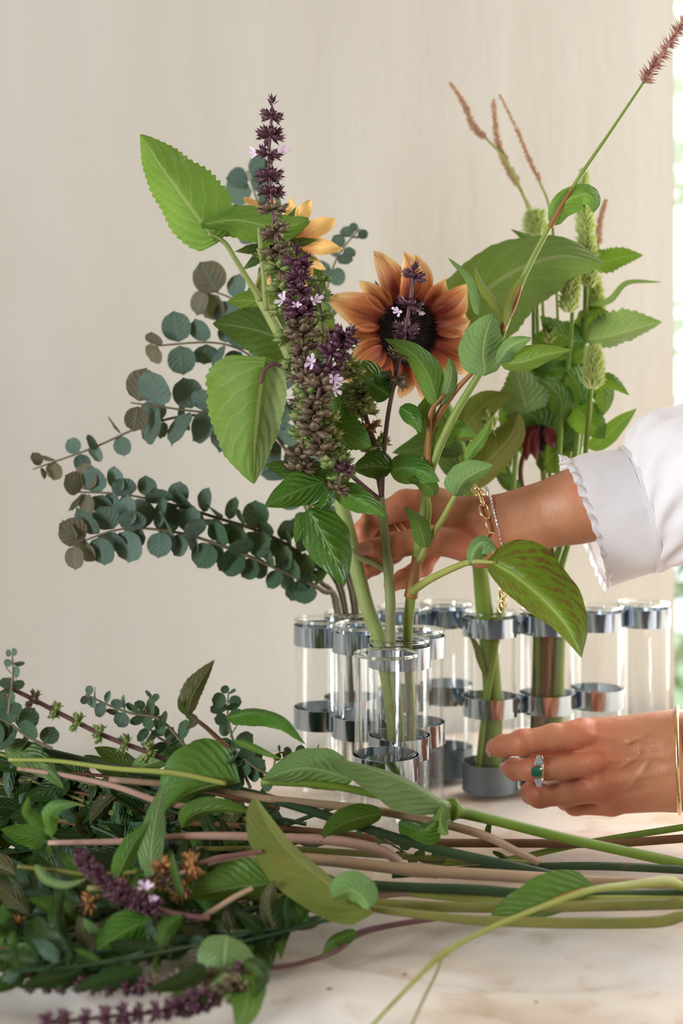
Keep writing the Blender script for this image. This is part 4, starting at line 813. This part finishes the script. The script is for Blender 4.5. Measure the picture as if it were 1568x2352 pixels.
L(t, [(845, 2088), (830, 2060), (800, 2045), (760, 2062)], 24, 46, 'knotgrey', .985, .98, sh='round')
t = cut('dark olive stem between the pale and the front stem', [(1640, 2072), (1568, 2076), (1300, 2082), (1050, 2084), (800, 2072), (600, 2060), (420, 2050), (200, 2040)], [12, 13, 13, 12, 12, 10, 9, 7], 'stem_olive', 1.05, 1.01)
L(t, [(625, 2030), (560, 2035), (500, 2045), (424, 2064)], 28, 66, 'knot', 1.0, .99)
t = cut('dusky green stem half hidden below the tan one', [(1640, 2050), (1568, 2052), (1300, 2058), (1100, 2044), (900, 2036), (700, 2020), (500, 2010)], [11, 12, 12, 12, 11, 10, 8], 'stem_dk', 1.065, 1.05)
t = cut('yellowish stem under the heap, its end showing at the right', [(1640, 2062), (1568, 2066), (1350, 2062), (1100, 2066), (850, 2040), (650, 2012)], [9, 9, 9, 9, 8, 7], 'stem_yel', 1.058, 1.06)
t = cut('green stem just behind the pink side shoot', [(1240, 1985), (1050, 1975), (850, 1962), (650, 1950), (450, 1950)], [8, 8, 8, 7, 6], 'stem_olive', 1.13, 1.10)
t = cut('maroon stem curving over the bare cloth at the front', [(1010, 2108), (900, 2125), (820, 2146), (770, 2185), (690, 2212), (600, 2226), (460, 2236)], [7, 7, 8, 6, 6, 6, 5], 'stem_purple', 1.02, .95)
L(t, [(820, 2140), (790, 2150), (760, 2165), (738, 2198)], 22, 14, 'pile', .99, .98)
t = cut('olive twig slanting across the dark leaves', [(450, 2115), (500, 2085), (540, 2060), (580, 2040)], [6, 7, 7, 6], 'stem_tan', .98, .985)
t = cut('straw coloured stem across the upper left of the heap', [(520, 1800), (400, 1776), (260, 1765), (130, 1748), (20, 1745)], [6, 7, 6, 5, 4], 'stem_yel', 1.08, 1.08)
t = cut('mauve stem sloping behind the broad leaf', [(480, 1860), (370, 1842), (270, 1808), (160, 1783), (40, 1765)], [7, 8, 7, 6, 5], 'stem_pink', 1.075, 1.08)
t = cut('slender brown stem with arching serrated leaf and dark pointed leaf', [(620, 1800), (560, 1745), (510, 1705), (470, 1668), (430, 1640)], [6, 6, 6, 5, 5], 'stem_brown', 1.10, 1.09)
L(t, [(428, 1645), (440, 1600), (462, 1560), (493, 1515)], 30, 20, 'purpleleaf', 1.085, 1.08, serr=.12, ns=10)
L(t, [(425, 1640), (418, 1625), (414, 1615), (408, 1604)], 9, 10, 'pile', 1.085, 1.08)
L(t, [(520, 1648), (580, 1636), (650, 1655), (702, 1710)], 10, 32, 'pile', 1.085, 1.075, serr=.06, ns=10)
L(t, [(535, 1700), (570, 1712), (610, 1730), (652, 1746)], 9, 9, 'knot', 1.08, 1.075)
L(t, [(425, 1640), (445, 1652), (440, 1665), (425, 1675)], 10, 10, 'purpleleaf', 1.08, 1.08)
# flowering basil lying in the heap
def lay(label, pts, Y, Y1, nw, s, mats, r=(6, 5), t0=.05, tip=False, sm='stem_purple'):
    pts = clampY(pp(pts, Y, Y1), .010); t = thing('basil_cutting', label, 'basil', P(*pts[0]), 'basil cuttings in the heap')
    spike(t, pts, Y, nw, s, s*.9, mats, r, sm, tip=tip, t0=t0, flat=1.1); return t
t = lay('basil cutting with widely spaced green whorls rising above the heap', [(380, 1745), (340, 1728), (240, 1690), (150, 1645), (60, 1598), (-30, 1555)], 1.10, 1.08, 8, 25, (CG, CG, CG, MV), t0=.20)
t = lay('basil cutting with orange brown dried whorls', [(600, 1955), (500, 1972), (380, 2005), (250, 2055), (130, 2102), (0, 2142), (-40, 2155)], 1.0, .97, 8, 30, (MV, CO, CO, CO), t0=.25)
t = lay('basil cutting with a dense purple tip and one pale floret', [(480, 2110), (400, 2098), (340, 2078), (280, 2050), (225, 2010), (185, 1965)], .965, .95, 10, 26, (MV, P_, P_, P_), t0=.35, tip=True)
floret(t, 333, 2036, .945, 26, (0, -.8, .6)); floret(t, 350, 2065, .945, 16, (.3, -.8, .6))
L(t, [(420, 2100), (380, 2130), (360, 2170), (352, 2222)], 26, 20, 'pile', .96, .94)
L(t, [(350, 2110), (290, 2135), (220, 2180), (148, 2234)], 58, 44, 'pile', .955, .93, wave=.1)
L(t, [(522, 2148), (515, 2190), (515, 2240), (522, 2296)], 66, 62, 'knotgrey', .945, .91, sh='ovate', wave=.08)
L(t, [(560, 2230), (570, 2270), (565, 2320), (545, 2380)], 40, 46, 'pile', .93, .885)
L(t, [(150, 2180), (185, 2178), (205, 2150), (190, 2106)], 16, 44, 'knotgrey', .95, .945)
L(t, [(90, 2180), (60, 2190), (30, 2210), (0, 2232)], 34, 26, 'pile', .95, .94)
L(t, [(80, 2175), (78, 2190), (78, 2205), (82, 2215)], 10, 14, 'knotgrey', .95, .945)
t = lay('dark purple basil spray lying along the front edge of the heap', [(600, 2225), (480, 2245), (330, 2262), (200, 2262), (60, 2255)], .93, .92, 15, 25, (P_, MV, P_, P_), t0=.05)
t = lay('purple basil spray lying nearest the bottom corner of cloth', [(560, 2260), (470, 2295), (380, 2320), (250, 2335), (90, 2352)], .91, .89, 14, 28, (MV, P_, P_, P_, P_), t0=.05)
for q, w_ in (([(60, 2235), (30, 2245), (0, 2262), (-30, 2285)], 26), ([(190, 2225), (150, 2240), (100, 2250), (40, 2270)], 30), ([(330, 2225), (280, 2240), (230, 2252), (160, 2275)], 30), ([(470, 2215), (440, 2240), (400, 2258), (330, 2275)], 28), ([(560, 2210), (590, 2225), (600, 2250), (585, 2290)], 24)):
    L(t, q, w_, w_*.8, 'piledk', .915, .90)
L(t, [(470, 2300), (450, 2290), (420, 2285), (380, 2290)], 10, 12, 'pile', .90, .89)
t = lay('small basil cutting with brown whorls beside the slim leaf', [(440, 2050), (400, 2040), (380, 2010), (378, 1985)], .985, .985, 3, 28, (CO, MV, CO), t0=.2)
# eucalyptus in the heap
def euh(label, pts, Y, n, s0, s1, seed, mats=('eucdk', 'eucdk'), t0=.1, tipn=0, face=.7):
    pts = clampY(pp(pts, Y), .02); return euc(label, pts, Y, Y, n, s0, s1, (4, 2), mats, tipn, seed, 'eucalyptus cuttings in the heap', face, t0)
euh('eucalyptus cutting with small oval leaves pointing over the heap', [(440, 1730), (370, 1655), (300, 1638), (250, 1620), (196, 1594)], 1.10, 9, 22, 16, 41, ('eucdk', 'euc'))
euh('eucalyptus cutting with darker round leaves behind the broad leaf', [(450, 1760), (400, 1715), (360, 1690), (330, 1650), (345, 1600)], 1.115, 8, 24, 16, 42)
euh('upright eucalyptus tip with pale bud standing above the arching leaf', [(575, 1810), (545, 1740), (530, 1680), (522, 1630), (525, 1590)], 1.10, 8, 26, 16, 43, tipn=0)
euh('eucalyptus tip standing upright behind the green-whorled basil', [(20, 1640), (25, 1590), (30, 1545), (28, 1500)], 1.07, 6, 16, 12, 44, ('eucdk', 'euc'))
euh('eucalyptus cutting of tiny leaves in front of the metal bands', [(800, 1800), (740, 1745), (690, 1735), (640, 1728)], 1.13, 7, 15, 13, 45)
euh('eucalyptus cutting with big dark leaves at the far end of the heap', [(120, 1720), (60, 1690), (20, 1660), (-30, 1640)], 1.09, 6, 30, 30, 46)
euh('eucalyptus cutting poking out under the trumpet leaf', [(640, 1790), (590, 1765), (560, 1742), (540, 1720)], 1.09, 6, 24, 20, 47)
euh('eucalyptus twig with sparse leaves between the lying stems', [(1020, 1985), (960, 1975), (900, 1940), (830, 1900)], 1.12, 5, 18, 16, 48)
# leafy stems that fill the heap
fr_ = random.Random(21)
for i in range(38):
    y0 = fr_.uniform(1850, 2110); y1 = (1730+(i*29 % 400)+fr_.uniform(-25, 25)) if i < 22 else fr_.uniform(2080, 2240); Yd = min(fr_.uniform(1.0, 1.14), ymax(max(y0, y1), .03))
    x0 = fr_.uniform(560, 860); x1 = fr_.uniform(-60, 120)
    yq = lambda yy_: min(1.15, ymax(yy_, .014)-fr_.uniform(.0, .03))
    pts = [(x0, y0), (x0*.65+x1*.35, y0*.6+y1*.4+fr_.uniform(-30, 20)), (x0*.3+x1*.7, y0*.25+y1*.75+fr_.uniform(-30, 20)), (x1, y1)]
    pts = [(a_, b_, yq(b_)) for a_, b_ in pts]
    t = cut('leafy cut stem buried in the heap of cuttings', pts, [5, 5, 4, 3], fr_.choice(['stem_brown', 'stem_dk', 'stem_dk', 'stem_olive']), Yd, name='leafy_cutting', cat='cutting', group='leafy stems filling the heap', lift=.012)
    c = catmull(clampY(pp(pts, Yd), .012), 60)
    for j in range(19):
        q = c[min(60, int(8+52*(j+fr_.random())/19))]; a = math.pi+fr_.uniform(-1.5, 1.5); Ln = fr_.uniform(70, 150); wd = Ln*fr_.uniform(.16, .27); dy = fr_.uniform(-.012, .03)
        mid = [(q[0]+Ln*s*math.cos(a+.3*s*k_), q[1]+Ln*s*math.sin(a+.3*s*k_)*.8, q[2]+dy*s) for k_ in (fr_.uniform(-1.5, 1.5),) for s in (0, .35, .7, 1)]
        mid = [(x, y if x < 700 else y, Y_) for x, y, Y_ in mid]
        if min(p[1] for p in mid) < 1735-(0 if mid[-1][0] > 300 else 25): mid = [(x, max(y, 1740+fr_.uniform(0, 30)), Y_) for x, y, Y_ in mid]
        if max(p[1] for p in mid) > 2275: continue
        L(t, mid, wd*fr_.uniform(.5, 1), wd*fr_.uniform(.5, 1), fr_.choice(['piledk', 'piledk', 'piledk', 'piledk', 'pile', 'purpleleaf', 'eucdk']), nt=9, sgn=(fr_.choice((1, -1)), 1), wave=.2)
# a few leaves that stand out in front
t = cut('leafy stem in front with pale ribbon-like leaf', [(330, 2000), (220, 2010), (130, 2000), (40, 1990)], [5, 5, 5, 4], 'stem_olive', .99, .98)
L(t, [(80, 1985), (105, 2020), (150, 2034), (200, 2018)], 12, 10, 'knotgrey', .975, .965, sh='strip')
L(t, [(265, 2025), (285, 1975), (310, 1930), (345, 1885)], 26, 22, 'pile', .985, .99)
L(t, [(418, 2066), (408, 2030), (398, 1990), (394, 1955)], 10, 11, 'pile', .975, .98, sh='lance')
L(t, [(303, 2062), (308, 2040), (316, 2010), (322, 1985)], 8, 8, 'pile', .975, .98, sh='lance')
L(t, [(418, 1902), (450, 1868), (510, 1858), (586, 1868)], 32, 12, 'pile', 1.03, 1.02)
L(t, [(100, 1905), (75, 1880), (60, 1860), (66, 1828)], 14, 18, 'pile', 1.0, .99)
L(t, [(120, 1920), (108, 1880), (130, 1850), (180, 1848)], 18, 26, 'pile', 1.0, .99)
for lab, x, y, s in (('brown petal crumb on bare cloth below the maroon stem', 755, 2275, 9), ('small brown crumb on the cloth near the trailing roots', 928, 2242, 8), ('tiny dark crumb at the bottom of the cloth', 1230, 2305, 7)):
    Yc = ymax(y, .003); b = Vector(P(x, y, Yc)); r = random.Random(x); V = [b+Vector((math.cos(a)*s*r.uniform(.5, 1.2), math.sin(a)*s*r.uniform(.5, 1.2), r.uniform(0, 6)))*Yc/F for a in [k*.8976 for k in range(7)]]+[b+Vector((0, 0, .002))]
    tag(mk('dried_petal_crumb', V, [(k, (k+1) % 7, 7) for k in range(7)], 'stem_brown'), lab, 'petal')

# ================================================================== PERSON (two arms reach in from the right)
def surface_nets(d, org, h):
    s = d < 0; nx, ny, nz = d.shape
    c = [s[i:nx-1+i, j:ny-1+j, k:nz-1+k] for i in (0, 1) for j in (0, 1) for k in (0, 1)]
    cnt = sum(x.astype(np.int8) for x in c); mixed = (cnt > 0) & (cnt < 8); ids = np.full(mixed.shape, -1, int); ix = np.argwhere(mixed); ids[mixed] = np.arange(len(ix))
    acc = np.zeros((len(ix), 3)); num = np.zeros(len(ix)); I, J, K = ix.T
    cr = [(i, j, k) for i in (0, 1) for j in (0, 1) for k in (0, 1)]
    for a in range(8):
        for b in range(a+1, 8):
            A, B = np.array(cr[a]), np.array(cr[b])
            if np.abs(A-B).sum() != 1: continue
            da = d[I+A[0], J+A[1], K+A[2]]; db = d[I+B[0], J+B[1], K+B[2]]; m = (da < 0) != (db < 0)
            t = np.where(m, da/np.where(m, da-db, 1), 0); p = A+(B-A)*t[:, None]; acc[m] += p[m]; num[m] += 1
    V = (ix+acc/num[:, None])*h+org; Fc = []
    for ax in range(3):
        sl0 = [slice(None)]*3; sl1 = [slice(None)]*3; sl0[ax] = slice(0, -1); sl1[ax] = slice(1, None)
        ch = s[tuple(sl0)] != s[tuple(sl1)]; e = np.argwhere(ch); o1, o2 = [(1, 2), (2, 0), (0, 1)][ax]
        ok = (e[:, o1] > 0) & (e[:, o2] > 0) & (e[:, o1] < d.shape[o1]-1) & (e[:, o2] < d.shape[o2]-1); e = e[ok]
        inside_ = s[tuple(e.T)]
        def cid(a, b):
            q = e.copy(); q[:, o1] += a; q[:, o2] += b; return ids[tuple(q.T)]
        f = np.stack([cid(-1, -1), cid(0, -1), cid(0, 0), cid(-1, 0)], 1); f[~inside_] = f[~inside_][:, ::-1]; Fc.append(f[(f >= 0).all(1)])
    return V, np.vstack(Fc)
def cap(Pg, a, b, ra, rb):
    a = np.asarray(a, np.float32); b = np.asarray(b, np.float32); ba = b-a; t = np.clip(((Pg-a)@ba)/max(float(ba@ba), 1e-12), 0, 1)
    q = Pg-a-t[..., None]*ba; return np.sqrt((q*q).sum(-1))-(ra+(rb-ra)*t)
def smin(a, b, k):
    h = np.clip(.5+.5*(b-a)/k, 0, 1); return b+(a-b)*h-k*h*(1-h)
def build_limb(name, parent, palm, fingers, bumps, dents, Yr, h=.0011, kp=.012, kf=.006):
    """palm: list of (p, q, rp, rq); fingers: chains of (px,py,Y,r px)"""
    px = Yr/F; pt = lambda q: np.array(P(q[0], q[1], q[2]), np.float32)
    allp = [pt(x) for a, b, *_ in palm for x in (a, b)]+[pt(q) for f in fingers for q in f]; mn = np.min(allp, 0)-.045; mx = np.max(allp, 0)+.045
    n = np.ceil((mx-mn)/h).astype(int)+1; g = np.stack(np.meshgrid(*[np.arange(k, dtype=np.float32)*h+o for k, o in zip(n, mn)], indexing='ij'), -1)
    d = np.full(g.shape[:3], .06, np.float32)
    def blk(pts_, pad):
        lo = np.clip(((np.min(pts_, 0)-pad-mn)/h).astype(int), 0, n); hi = np.clip(((np.max(pts_, 0)+pad-mn)/h).astype(int)+1, 0, n); return tuple(slice(a_, b_) for a_, b_ in zip(lo, hi))
    for a, b, ra, rb in palm:
        s_ = blk([pt(a), pt(b)], max(ra, rb)*px+.014); d[s_] = smin(d[s_], cap(g[s_], pt(a), pt(b), ra*px, rb*px), kp)
    d0 = d.copy()
    for f in fingers:
        s_ = blk([pt(q) for q in f], max(q[3] for q in f)*px+.012); gs = g[s_]; ds = d0[s_]
        e = None
        for a, b in zip(f, f[1:]):
            q = cap(gs, pt(a), pt(b), a[3]*px, b[3]*px); e = q if e is None else smin(e, q, .0035)
        for i in range(1, len(f)-1):   # knuckle thickening
            q = np.sqrt(((gs-pt(f[i]))**2).sum(-1))-f[i][3]*px*1.02; e = smin(e, q, .003)
        root = np.sqrt(((gs-pt(f[0]))**2).sum(-1)); k = np.clip(1-(root-.008)/.016, 0.06, 1)*kf
        hh = np.clip(.5+.5*(e-ds)/k, 0, 1); blend = e+(ds-e)*hh-k*hh*(1-hh)
        d[s_] = np.minimum(d[s_], blend)
    for q, r, amt in bumps:
        s_ = blk([pt(q)], 3*r*px); d[s_] -= amt*np.exp(-((g[s_]-pt(q))**2).sum(-1)/(r*px)**2)
    for a, b, r, amt in dents:
        s_ = blk([pt(a), pt(b)], 3*r*px); d[s_] -= amt*np.exp(-(cap(g[s_], pt(a), pt(b), 0, 0)/(r*px))**2)
    V, Fc = surface_nets(d, mn, h)
    # relax once
    for _ in range(3):
        acc = np.zeros_like(V); nn = np.zeros(len(V))
        for i in range(4):
            np.add.at(acc, Fc[:, i], V[Fc[:, (i+1) % 4]]+V[Fc[:, (i-1) % 4]]); np.add.at(nn, Fc[:, i], 2)
        V = V*.5+.5*acc/nn[:, None]
    fl = np.zeros(len(V))
    for f in fingers:
        for i, q in enumerate(f):
            fl = np.maximum(fl, np.exp(-((V-pt(q))**2).sum(1)/((q[3]*px*(1.35 if i else 1.7))**2))*(0 if (len(f) == 5 and i == 1) else 1.0))
    return mk(name, V, Fc, 'skin', parent, attr=fl)
def nail(parent, px, py, Y, ln, wd, ax, nr):
    """nail plate centred at a pixel; ax: along finger, nr: outward"""
    s = Y/F; c = Vector(P(px, py, Y)); a = Vector(ax).normalized(); n_ = Vector(nr); n_ = (n_-a*n_.dot(a)).normalized(); b = n_.cross(a); V = []
    for i in range(7):
        for j in range(7):
            u, v = -1+j/3, -1+i/3; w = math.sqrt(max(0, 1-.55*max(0, abs(v)-.35)**2*2)); V.append(c+a*v*ln*s+b*u*w*wd*s-n_*(u*u*.42*wd*s+.10*v*v*ln*s))
    return mk('fingernail', V, grid_faces(7, 7), 'nail', parent)
pers = thing('person', 'person in a white ruffled blouse, one hand steadying stems, the other resting open below', 'person', (.85, 1.15, 0))
# ---- upper arm: right hand pinching the stems
y = 1.275
RA = build_limb('right_arm', pers,
  [((1118, 1196, y), (1330, 1140, y-.01), 50, 60), ((1118, 1240, y), (1340, 1185, y-.01), 50, 56), ((1330, 1160, y-.01), (1760, 1070, y-.04), 78, 92),
   ((1118, 1200, y), (1000, 1165, y+.004), 50, 40), ((1118, 1240, y), (985, 1205, y+.022), 50, 40), ((1100, 1252, y-.004), (990, 1240, y-.014), 46, 30), ((1090, 1240, y+.014), (1000, 1240, y+.036), 48, 38), ((1000, 1165, y+.002), (930, 1158, y+.004), 38, 34)],
  [[(935, 1160, y+.002, 34), (862, 1186, y-.002, 27), (834, 1222, y-.002, 24), (830, 1252, y+.004, 19)],
   [(945, 1178, y+.024, 34), (880, 1215, y+.018, 26), (842, 1250, y+.012, 23), (830, 1285, y+.010, 19)],
   [(965, 1205, y+.042, 32), (900, 1268, y+.040, 26), (858, 1298, y+.026, 22), (834, 1316, y+.014, 19)],
   [(1000, 1245, y+.046, 30), (970, 1300, y+.036, 23), (925, 1330, y+.020, 20), (897, 1345, y+.010, 17)],
   [(1060, 1248, y-.018, 36), (975, 1238, y-.032, 32), (905, 1254, y-.040, 28), (850, 1262, y-.042, 24)]],
  [((928, 1140, y-.008), 24, .0022), ((975, 1232, y-.043), 26, .0014), ((905, 1250, y-.050), 20, .0012)],
  [((1090, 1185, y-.018), (940, 1156, y-.010), 9, .0014), ((1110, 1210, y-.020), (1010, 1195, y-.012), 8, .0010), ((1240, 1215, y-.024), (1130, 1238, y-.018), 9, .0014), ((1330, 1195, y-.030), (1240, 1215, y-.024), 9, .0012)], y)
nail(RA, 838, 1258, y-.066, 19, 15, (-1, .1, -.15), (-.25, -1, .35))
# ---- lower arm: left hand, back of the hand to the camera
z = 1.25
LA = build_limb('left_arm', pers,
  [((1545, 1692, z), (1345, 1690, z), 56, 40), ((1555, 1738, z-.004), (1368, 1748, z-.004), 56, 40), ((1555, 1785, z-.002), (1378, 1802, z-.002), 56, 40), ((1540, 1812, z+.004), (1405, 1836, z+.008), 50, 34),
   ((1560, 1715, z), (1900, 1700, z-.02), 74, 90), ((1560, 1780, z), (1900, 1750, z-.02), 70, 86), ((1530, 1690, z+.024), (1400, 1690, z+.036), 50, 34)],
  [[(1335, 1688, z-.004, 37), (1270, 1694, z-.010, 29), (1200, 1706, z-.014, 28), (1155, 1714, z+.000, 24), (1136, 1717, z+.014, 21)],
   [(1362, 1750, z-.008, 35), (1290, 1763, z-.012, 26), (1222, 1768, z-.016, 26), (1184, 1767, z+.004, 24), (1172, 1765, z+.018, 21)],
   [(1372, 1808, z-.004, 35), (1300, 1822, z-.006, 28), (1238, 1825, z-.008, 28), (1222, 1821, z+.014, 25), (1225, 1817, z+.028, 22)],
   [(1402, 1842, z+.008, 32), (1320, 1846, z+.016, 25), (1300, 1838, z+.032, 22), (1305, 1832, z+.044, 19)],
   [(1400, 1690, z+.036, 32), (1310, 1705, z+.052, 29), (1235, 1728, z+.060, 24)]],
  [((1335, 1682, z-.020), 26, .0028), ((1362, 1746, z-.024), 26, .0032), ((1372, 1802, z-.019), 25, .0028), ((1400, 1846, z-.006), 22, .0016), ((1197, 1704, z-.026), 20, .0012), ((1225, 1766, z-.027), 18, .0010), ((1240, 1822, z-.020), 20, .0012), ((1500, 1655, z-.01), 40, .002)],
  [((1345, 1688, z-.017), (1530, 1702, z-.023), 9, .0016), ((1370, 1748, z-.020), (1540, 1735, z-.026), 9, .0019), ((1380, 1802, z-.017), (1540, 1768, z-.025), 9, .0016),
   ((1400, 1722, z-.019), (1445, 1706, z-.021), 6, .0016), ((1445, 1706, z-.021), (1500, 1672, z-.020), 6, .0016), ((1425, 1768, z-.022), (1470, 1726, z-.024), 6, .0016), ((1470, 1726, z-.024), (1535, 1716, z-.024), 6, .0014), ((1450, 1800, z-.020), (1490, 1752, z-.025), 6, .0014),
   ((1345, 1718, z-.016), (1450, 1720, z-.022), 11, -.0020), ((1368, 1776, z-.018), (1460, 1774, z-.024), 11, -.0020), ((1392, 1826, z-.012), (1480, 1812, z-.019), 10, -.0016)], z, kf=.007)
nail(LA, 1119, 1724, z+.010, 13, 14, (-.35, .9, -.1), (-1, -.3, .1)); nail(LA, 1150, 1764, z+.014, 12, 12, (-.35, .9, 0), (-1, -.3, 0))
# ---- sleeves
def loft(name, secs, m, parent, n=96, rip=None, th=.0008):
    V = []
    for i, (tp, bt, Yc, hd, amp, kf_) in enumerate(secs):
        T, B = np.array(P(tp[0], tp[1], Yc)), np.array(P(bt[0], bt[1], Yc)); C_, H_ = (T+B)/2, (T-B)/2
        for j in range(n):
            a = 2*math.pi*j/n; s = 1+amp*(math.sin(kf_*a+i*.35)+.5*math.sin(kf_*1.7*a+1.3+i*.2)); sx = amp*.5*math.sin(kf_*a*1.3+2)
            V.append(C_+H_*math.cos(a)*s+np.array([0, -1, 0])*hd*math.sin(a)*s+np.array([sx*.03, 0, 0]))
    return mk(name, V, grid_faces(len(secs), n, True), m, parent)
def secs(keys, n):
    k = np.array([[*t, *b, Yc, hd, a, kf_] for t, b, Yc, hd, a, kf_ in keys], float); c = catmull(k, n)
    return [((r[0], r[1]), (r[2], r[3]), r[4], r[5], max(0, r[6]), k[0, 7]) for r in c]
ys = 1.262
loft('cuff', secs([((1306, 1056), (1396, 1348), ys, .047, .004, 7), ((1345, 1042), (1432, 1336), ys, .049, .006, 7), ((1425, 1030), (1500, 1312), ys-.004, .050, .010, 7)], 14), 'shirt', pers)
loft('cuff_seam', secs([((1424, 1024), (1498, 1318), ys-.004, .0515, .004, 7), ((1434, 1022), (1510, 1312), ys-.004, .0525, .004, 7)], 4), 'shirt', pers)
loft('sleeve', secs([((1430, 1026), (1506, 1312), ys-.004, .0515, .02, 11), ((1446, 990), (1540, 1300), ys-.006, .057, .035, 11), ((1490, 950), (1590, 1285), ys-.010, .066, .03, 11), ((1570, 932), (1690, 1250), ys-.02, .075, .035, 11), ((1800, 850), (1880, 1230), ys-.05, .080, .03, 11), ((2050, 780), (2100, 1180), ys-.08, .08, .03, 11)], 40), 'shirt', pers)
loft('cuff_ruffle', secs([((1312, 1056), (1402, 1346), ys, .0465, .006, 26), ((1300, 1052), (1396, 1350), ys, .0475, .022, 26), ((1287, 1052), (1392, 1360), ys, .048, .040, 26)], 8), 'shirt', pers, n=220)
loft('sleeve', secs([((1690, 1610), (1690, 1850), z-.01, .05, .02, 9), ((1760, 1600), (1770, 1850), z-.015, .055, .03, 9), ((1950, 1570), (1960, 1850), z-.03, .065, .03, 9), ((2200, 1500), (2200, 1800), z-.05, .07, .03, 9)], 20), 'shirt', pers)
# ---- jewellery
def torus_vf(R_, r_, n=40, m=10, sx=1.0, sy=1.0):
    V = []
    for i in range(n):
        a = 2*math.pi*i/n; c = Vector((math.cos(a)*R_*sx, math.sin(a)*R_*sy, 0)); e = Vector((math.cos(a), math.sin(a), 0))
        for j in range(m): b = 2*math.pi*j/m; V.append(c+e*r_*math.cos(b)+Vector((0, 0, r_*math.sin(b))))
    return V, grid_faces(n, m, True)+[((n-1)*m+j, (n-1)*m+(j+1) % m, (j+1) % m, j) for j in range(m)]
def basis(loc, x, z_):
    z_ = Vector(z_).normalized(); x = Vector(x); x = (x-z_*x.dot(z_)).normalized(); y_ = z_.cross(x)
    return Matrix.Translation(Vector(loc)) @ Matrix(((x.x, y_.x, z_.x, 0), (x.y, y_.y, z_.y, 0), (x.z, y_.z, z_.z, 0), (0, 0, 0, 1)))
def worn(name, vf, m, mw, label, cat='jewellery'):
    me = mesh_only(name, [tuple(v) for v in vf[0]], vf[1], m); o = bpy.data.objects.new(name, me); o.matrix_basis = mw; COL.objects.link(o); WL[o.name] = mw.translation.copy(); return tag(o, label, cat)
worn('bangle', torus_vf(.0440, .0019, 64, 10, .86, 1.0), 'gold', basis(P(1558, 1746, z-.002), (0, -1, 0), (1, -.25, .03)), 'plain gold bangle on the wrist of the lower hand')
# emerald ring on the middle finger
er = thing('emerald_ring', 'gold ring with square emerald between two white stones', 'ring', P(1236, 1766, z-.012))
mw = basis(P(1240, 1768, z-.0145), (0, -1, 0), (1, 0, -.06)); v, f = torus_vf(.0108, .0014, 40, 8); mk('ring_band', [tuple(mw @ q) for q in v], f, 'gold', er)
def gem(name, c, ax, up, nr, m, a=1.0, b=1.0, d=1.0, taper=1.0):
    ax, up, nr = Vector(ax).normalized(), Vector(up).normalized(), Vector(nr).normalized(); c = Vector(c); V = []
    for k, hgt in ((1.0, 0), (1.0, .5), (.68, 1.0)):
        for sx, sy in ((-1, -.7), (-.7, -1), (.7, -1), (1, -.7), (1, .7), (.7, 1), (-.7, 1), (-1, .7)): V.append(c+ax*sx*a*k*(1 if sy < 0 else taper)+up*sy*b*k+nr*d*hgt)
    mk(name, V, grid_faces(3, 8, True)+[tuple(range(16, 24)), tuple(range(7, -1, -1))], m, er, smooth=False)
ctr = Vector(P(1233, 1772, z-.0265)); gem('emerald', ctr, (1, 0, 0), (0, 0, 1), (-.15, -1, 0), 'emerald', .0046, .0040, .0035)
gem('side_stone', ctr+Vector((.0015, .002, .0085)), (1, 0, 0), (0, .35, 1), (0, -1, .4), 'diamond', .0042, .0040, .003, .45)
gem('side_stone', ctr+Vector((.0015, .002, -.0085)), (1, 0, 0), (0, -.35, -1), (0, -1, -.4), 'diamond', .0042, .0040, .003, .45)
rb = thing('gold_ring', 'plain gold double ring on the hand steadying the stems', 'ring', P(912, 1200, y+.02))
for k in (0, 1):
    mw = basis(P(906+k*12, 1203-k*6, y+.0215), (0, -1, 0), (-.75, 0, -.5)); v, f = torus_vf(.0112, .0015, 36, 8); mk('ring_band', [tuple(mw @ q) for q in v], f, 'gold', rb)
# bracelets on the upper wrist
wc = Vector(P(1128, 1216, y)); wx = Vector((.96, 0, .22)); wu = Vector((-.22, 0, .96)); wd = Vector((0, -1, 0)); rh, rd = .0375, .0225
gb = thing('gold_chain_bracelet', 'gold chain bracelet with a dangling charm end on the upper wrist', 'bracelet', wc)
lv, lf = torus_vf(.0052, .0009, 20, 6, 1.35, .85); LM = mesh_only('chain_link', [tuple(q) for q in lv], lf, 'gold')
for k in range(18):
    a = 2*math.pi*k/18; c = wc+wx*(-.004)+wu*rh*math.cos(a)+wd*(rd+.002)*math.sin(a); tan = (-wu*rh*math.sin(a)+wd*rd*math.cos(a)); out = (wu*math.cos(a)+wd*math.sin(a))
    inst('chain_link', LM, basis(c, tan, out*(.9 if k % 2 else .35)+wx*(.45 if k % 2 else .95)), gb)
for k in range(7):
    c = wc-wu*(rh+.005)+Vector((-.001+.002*(k % 2), -.004, -.0042*k)); inst('chain_link', LM, basis(c, (0, 0, 1), (1, .3*k, 0)) @ Matrix.Scale(.72, 4), gb)
db = thing('diamond_bracelet', 'thin line of white stones worn against the gold chain', 'bracelet', wc+wx*.005)
v, f = torus_vf(1.0, .03, 80, 6); mk('setting', [tuple(wc+wx*.004+wx*(q.z*.03)+wu*(rh-.001)*q.x+wd*(rd+.0005)*q.y) for q in v], f, 'silver', db)
V, Fc = [], []
for k in range(64):
    a = 2*math.pi*k/64; c = wc+wx*.004+wu*rh*math.cos(a)+wd*(rd+.0015)*math.sin(a); s = .0014; o_ = len(V)
    V += [c+wx*s, c-wx*s, c+wu*s, c-wu*s, c+wd*s, c-wd*s]; Fc += [tuple(o_+q for q in t_) for t_ in ((0, 2, 4), (2, 1, 4), (1, 3, 4), (3, 0, 4), (2, 0, 5), (1, 2, 5), (3, 1, 5), (0, 3, 5))]
mk('stones', [tuple(q) for q in V], Fc, 'diamond', db, smooth=False, kind='stuff')
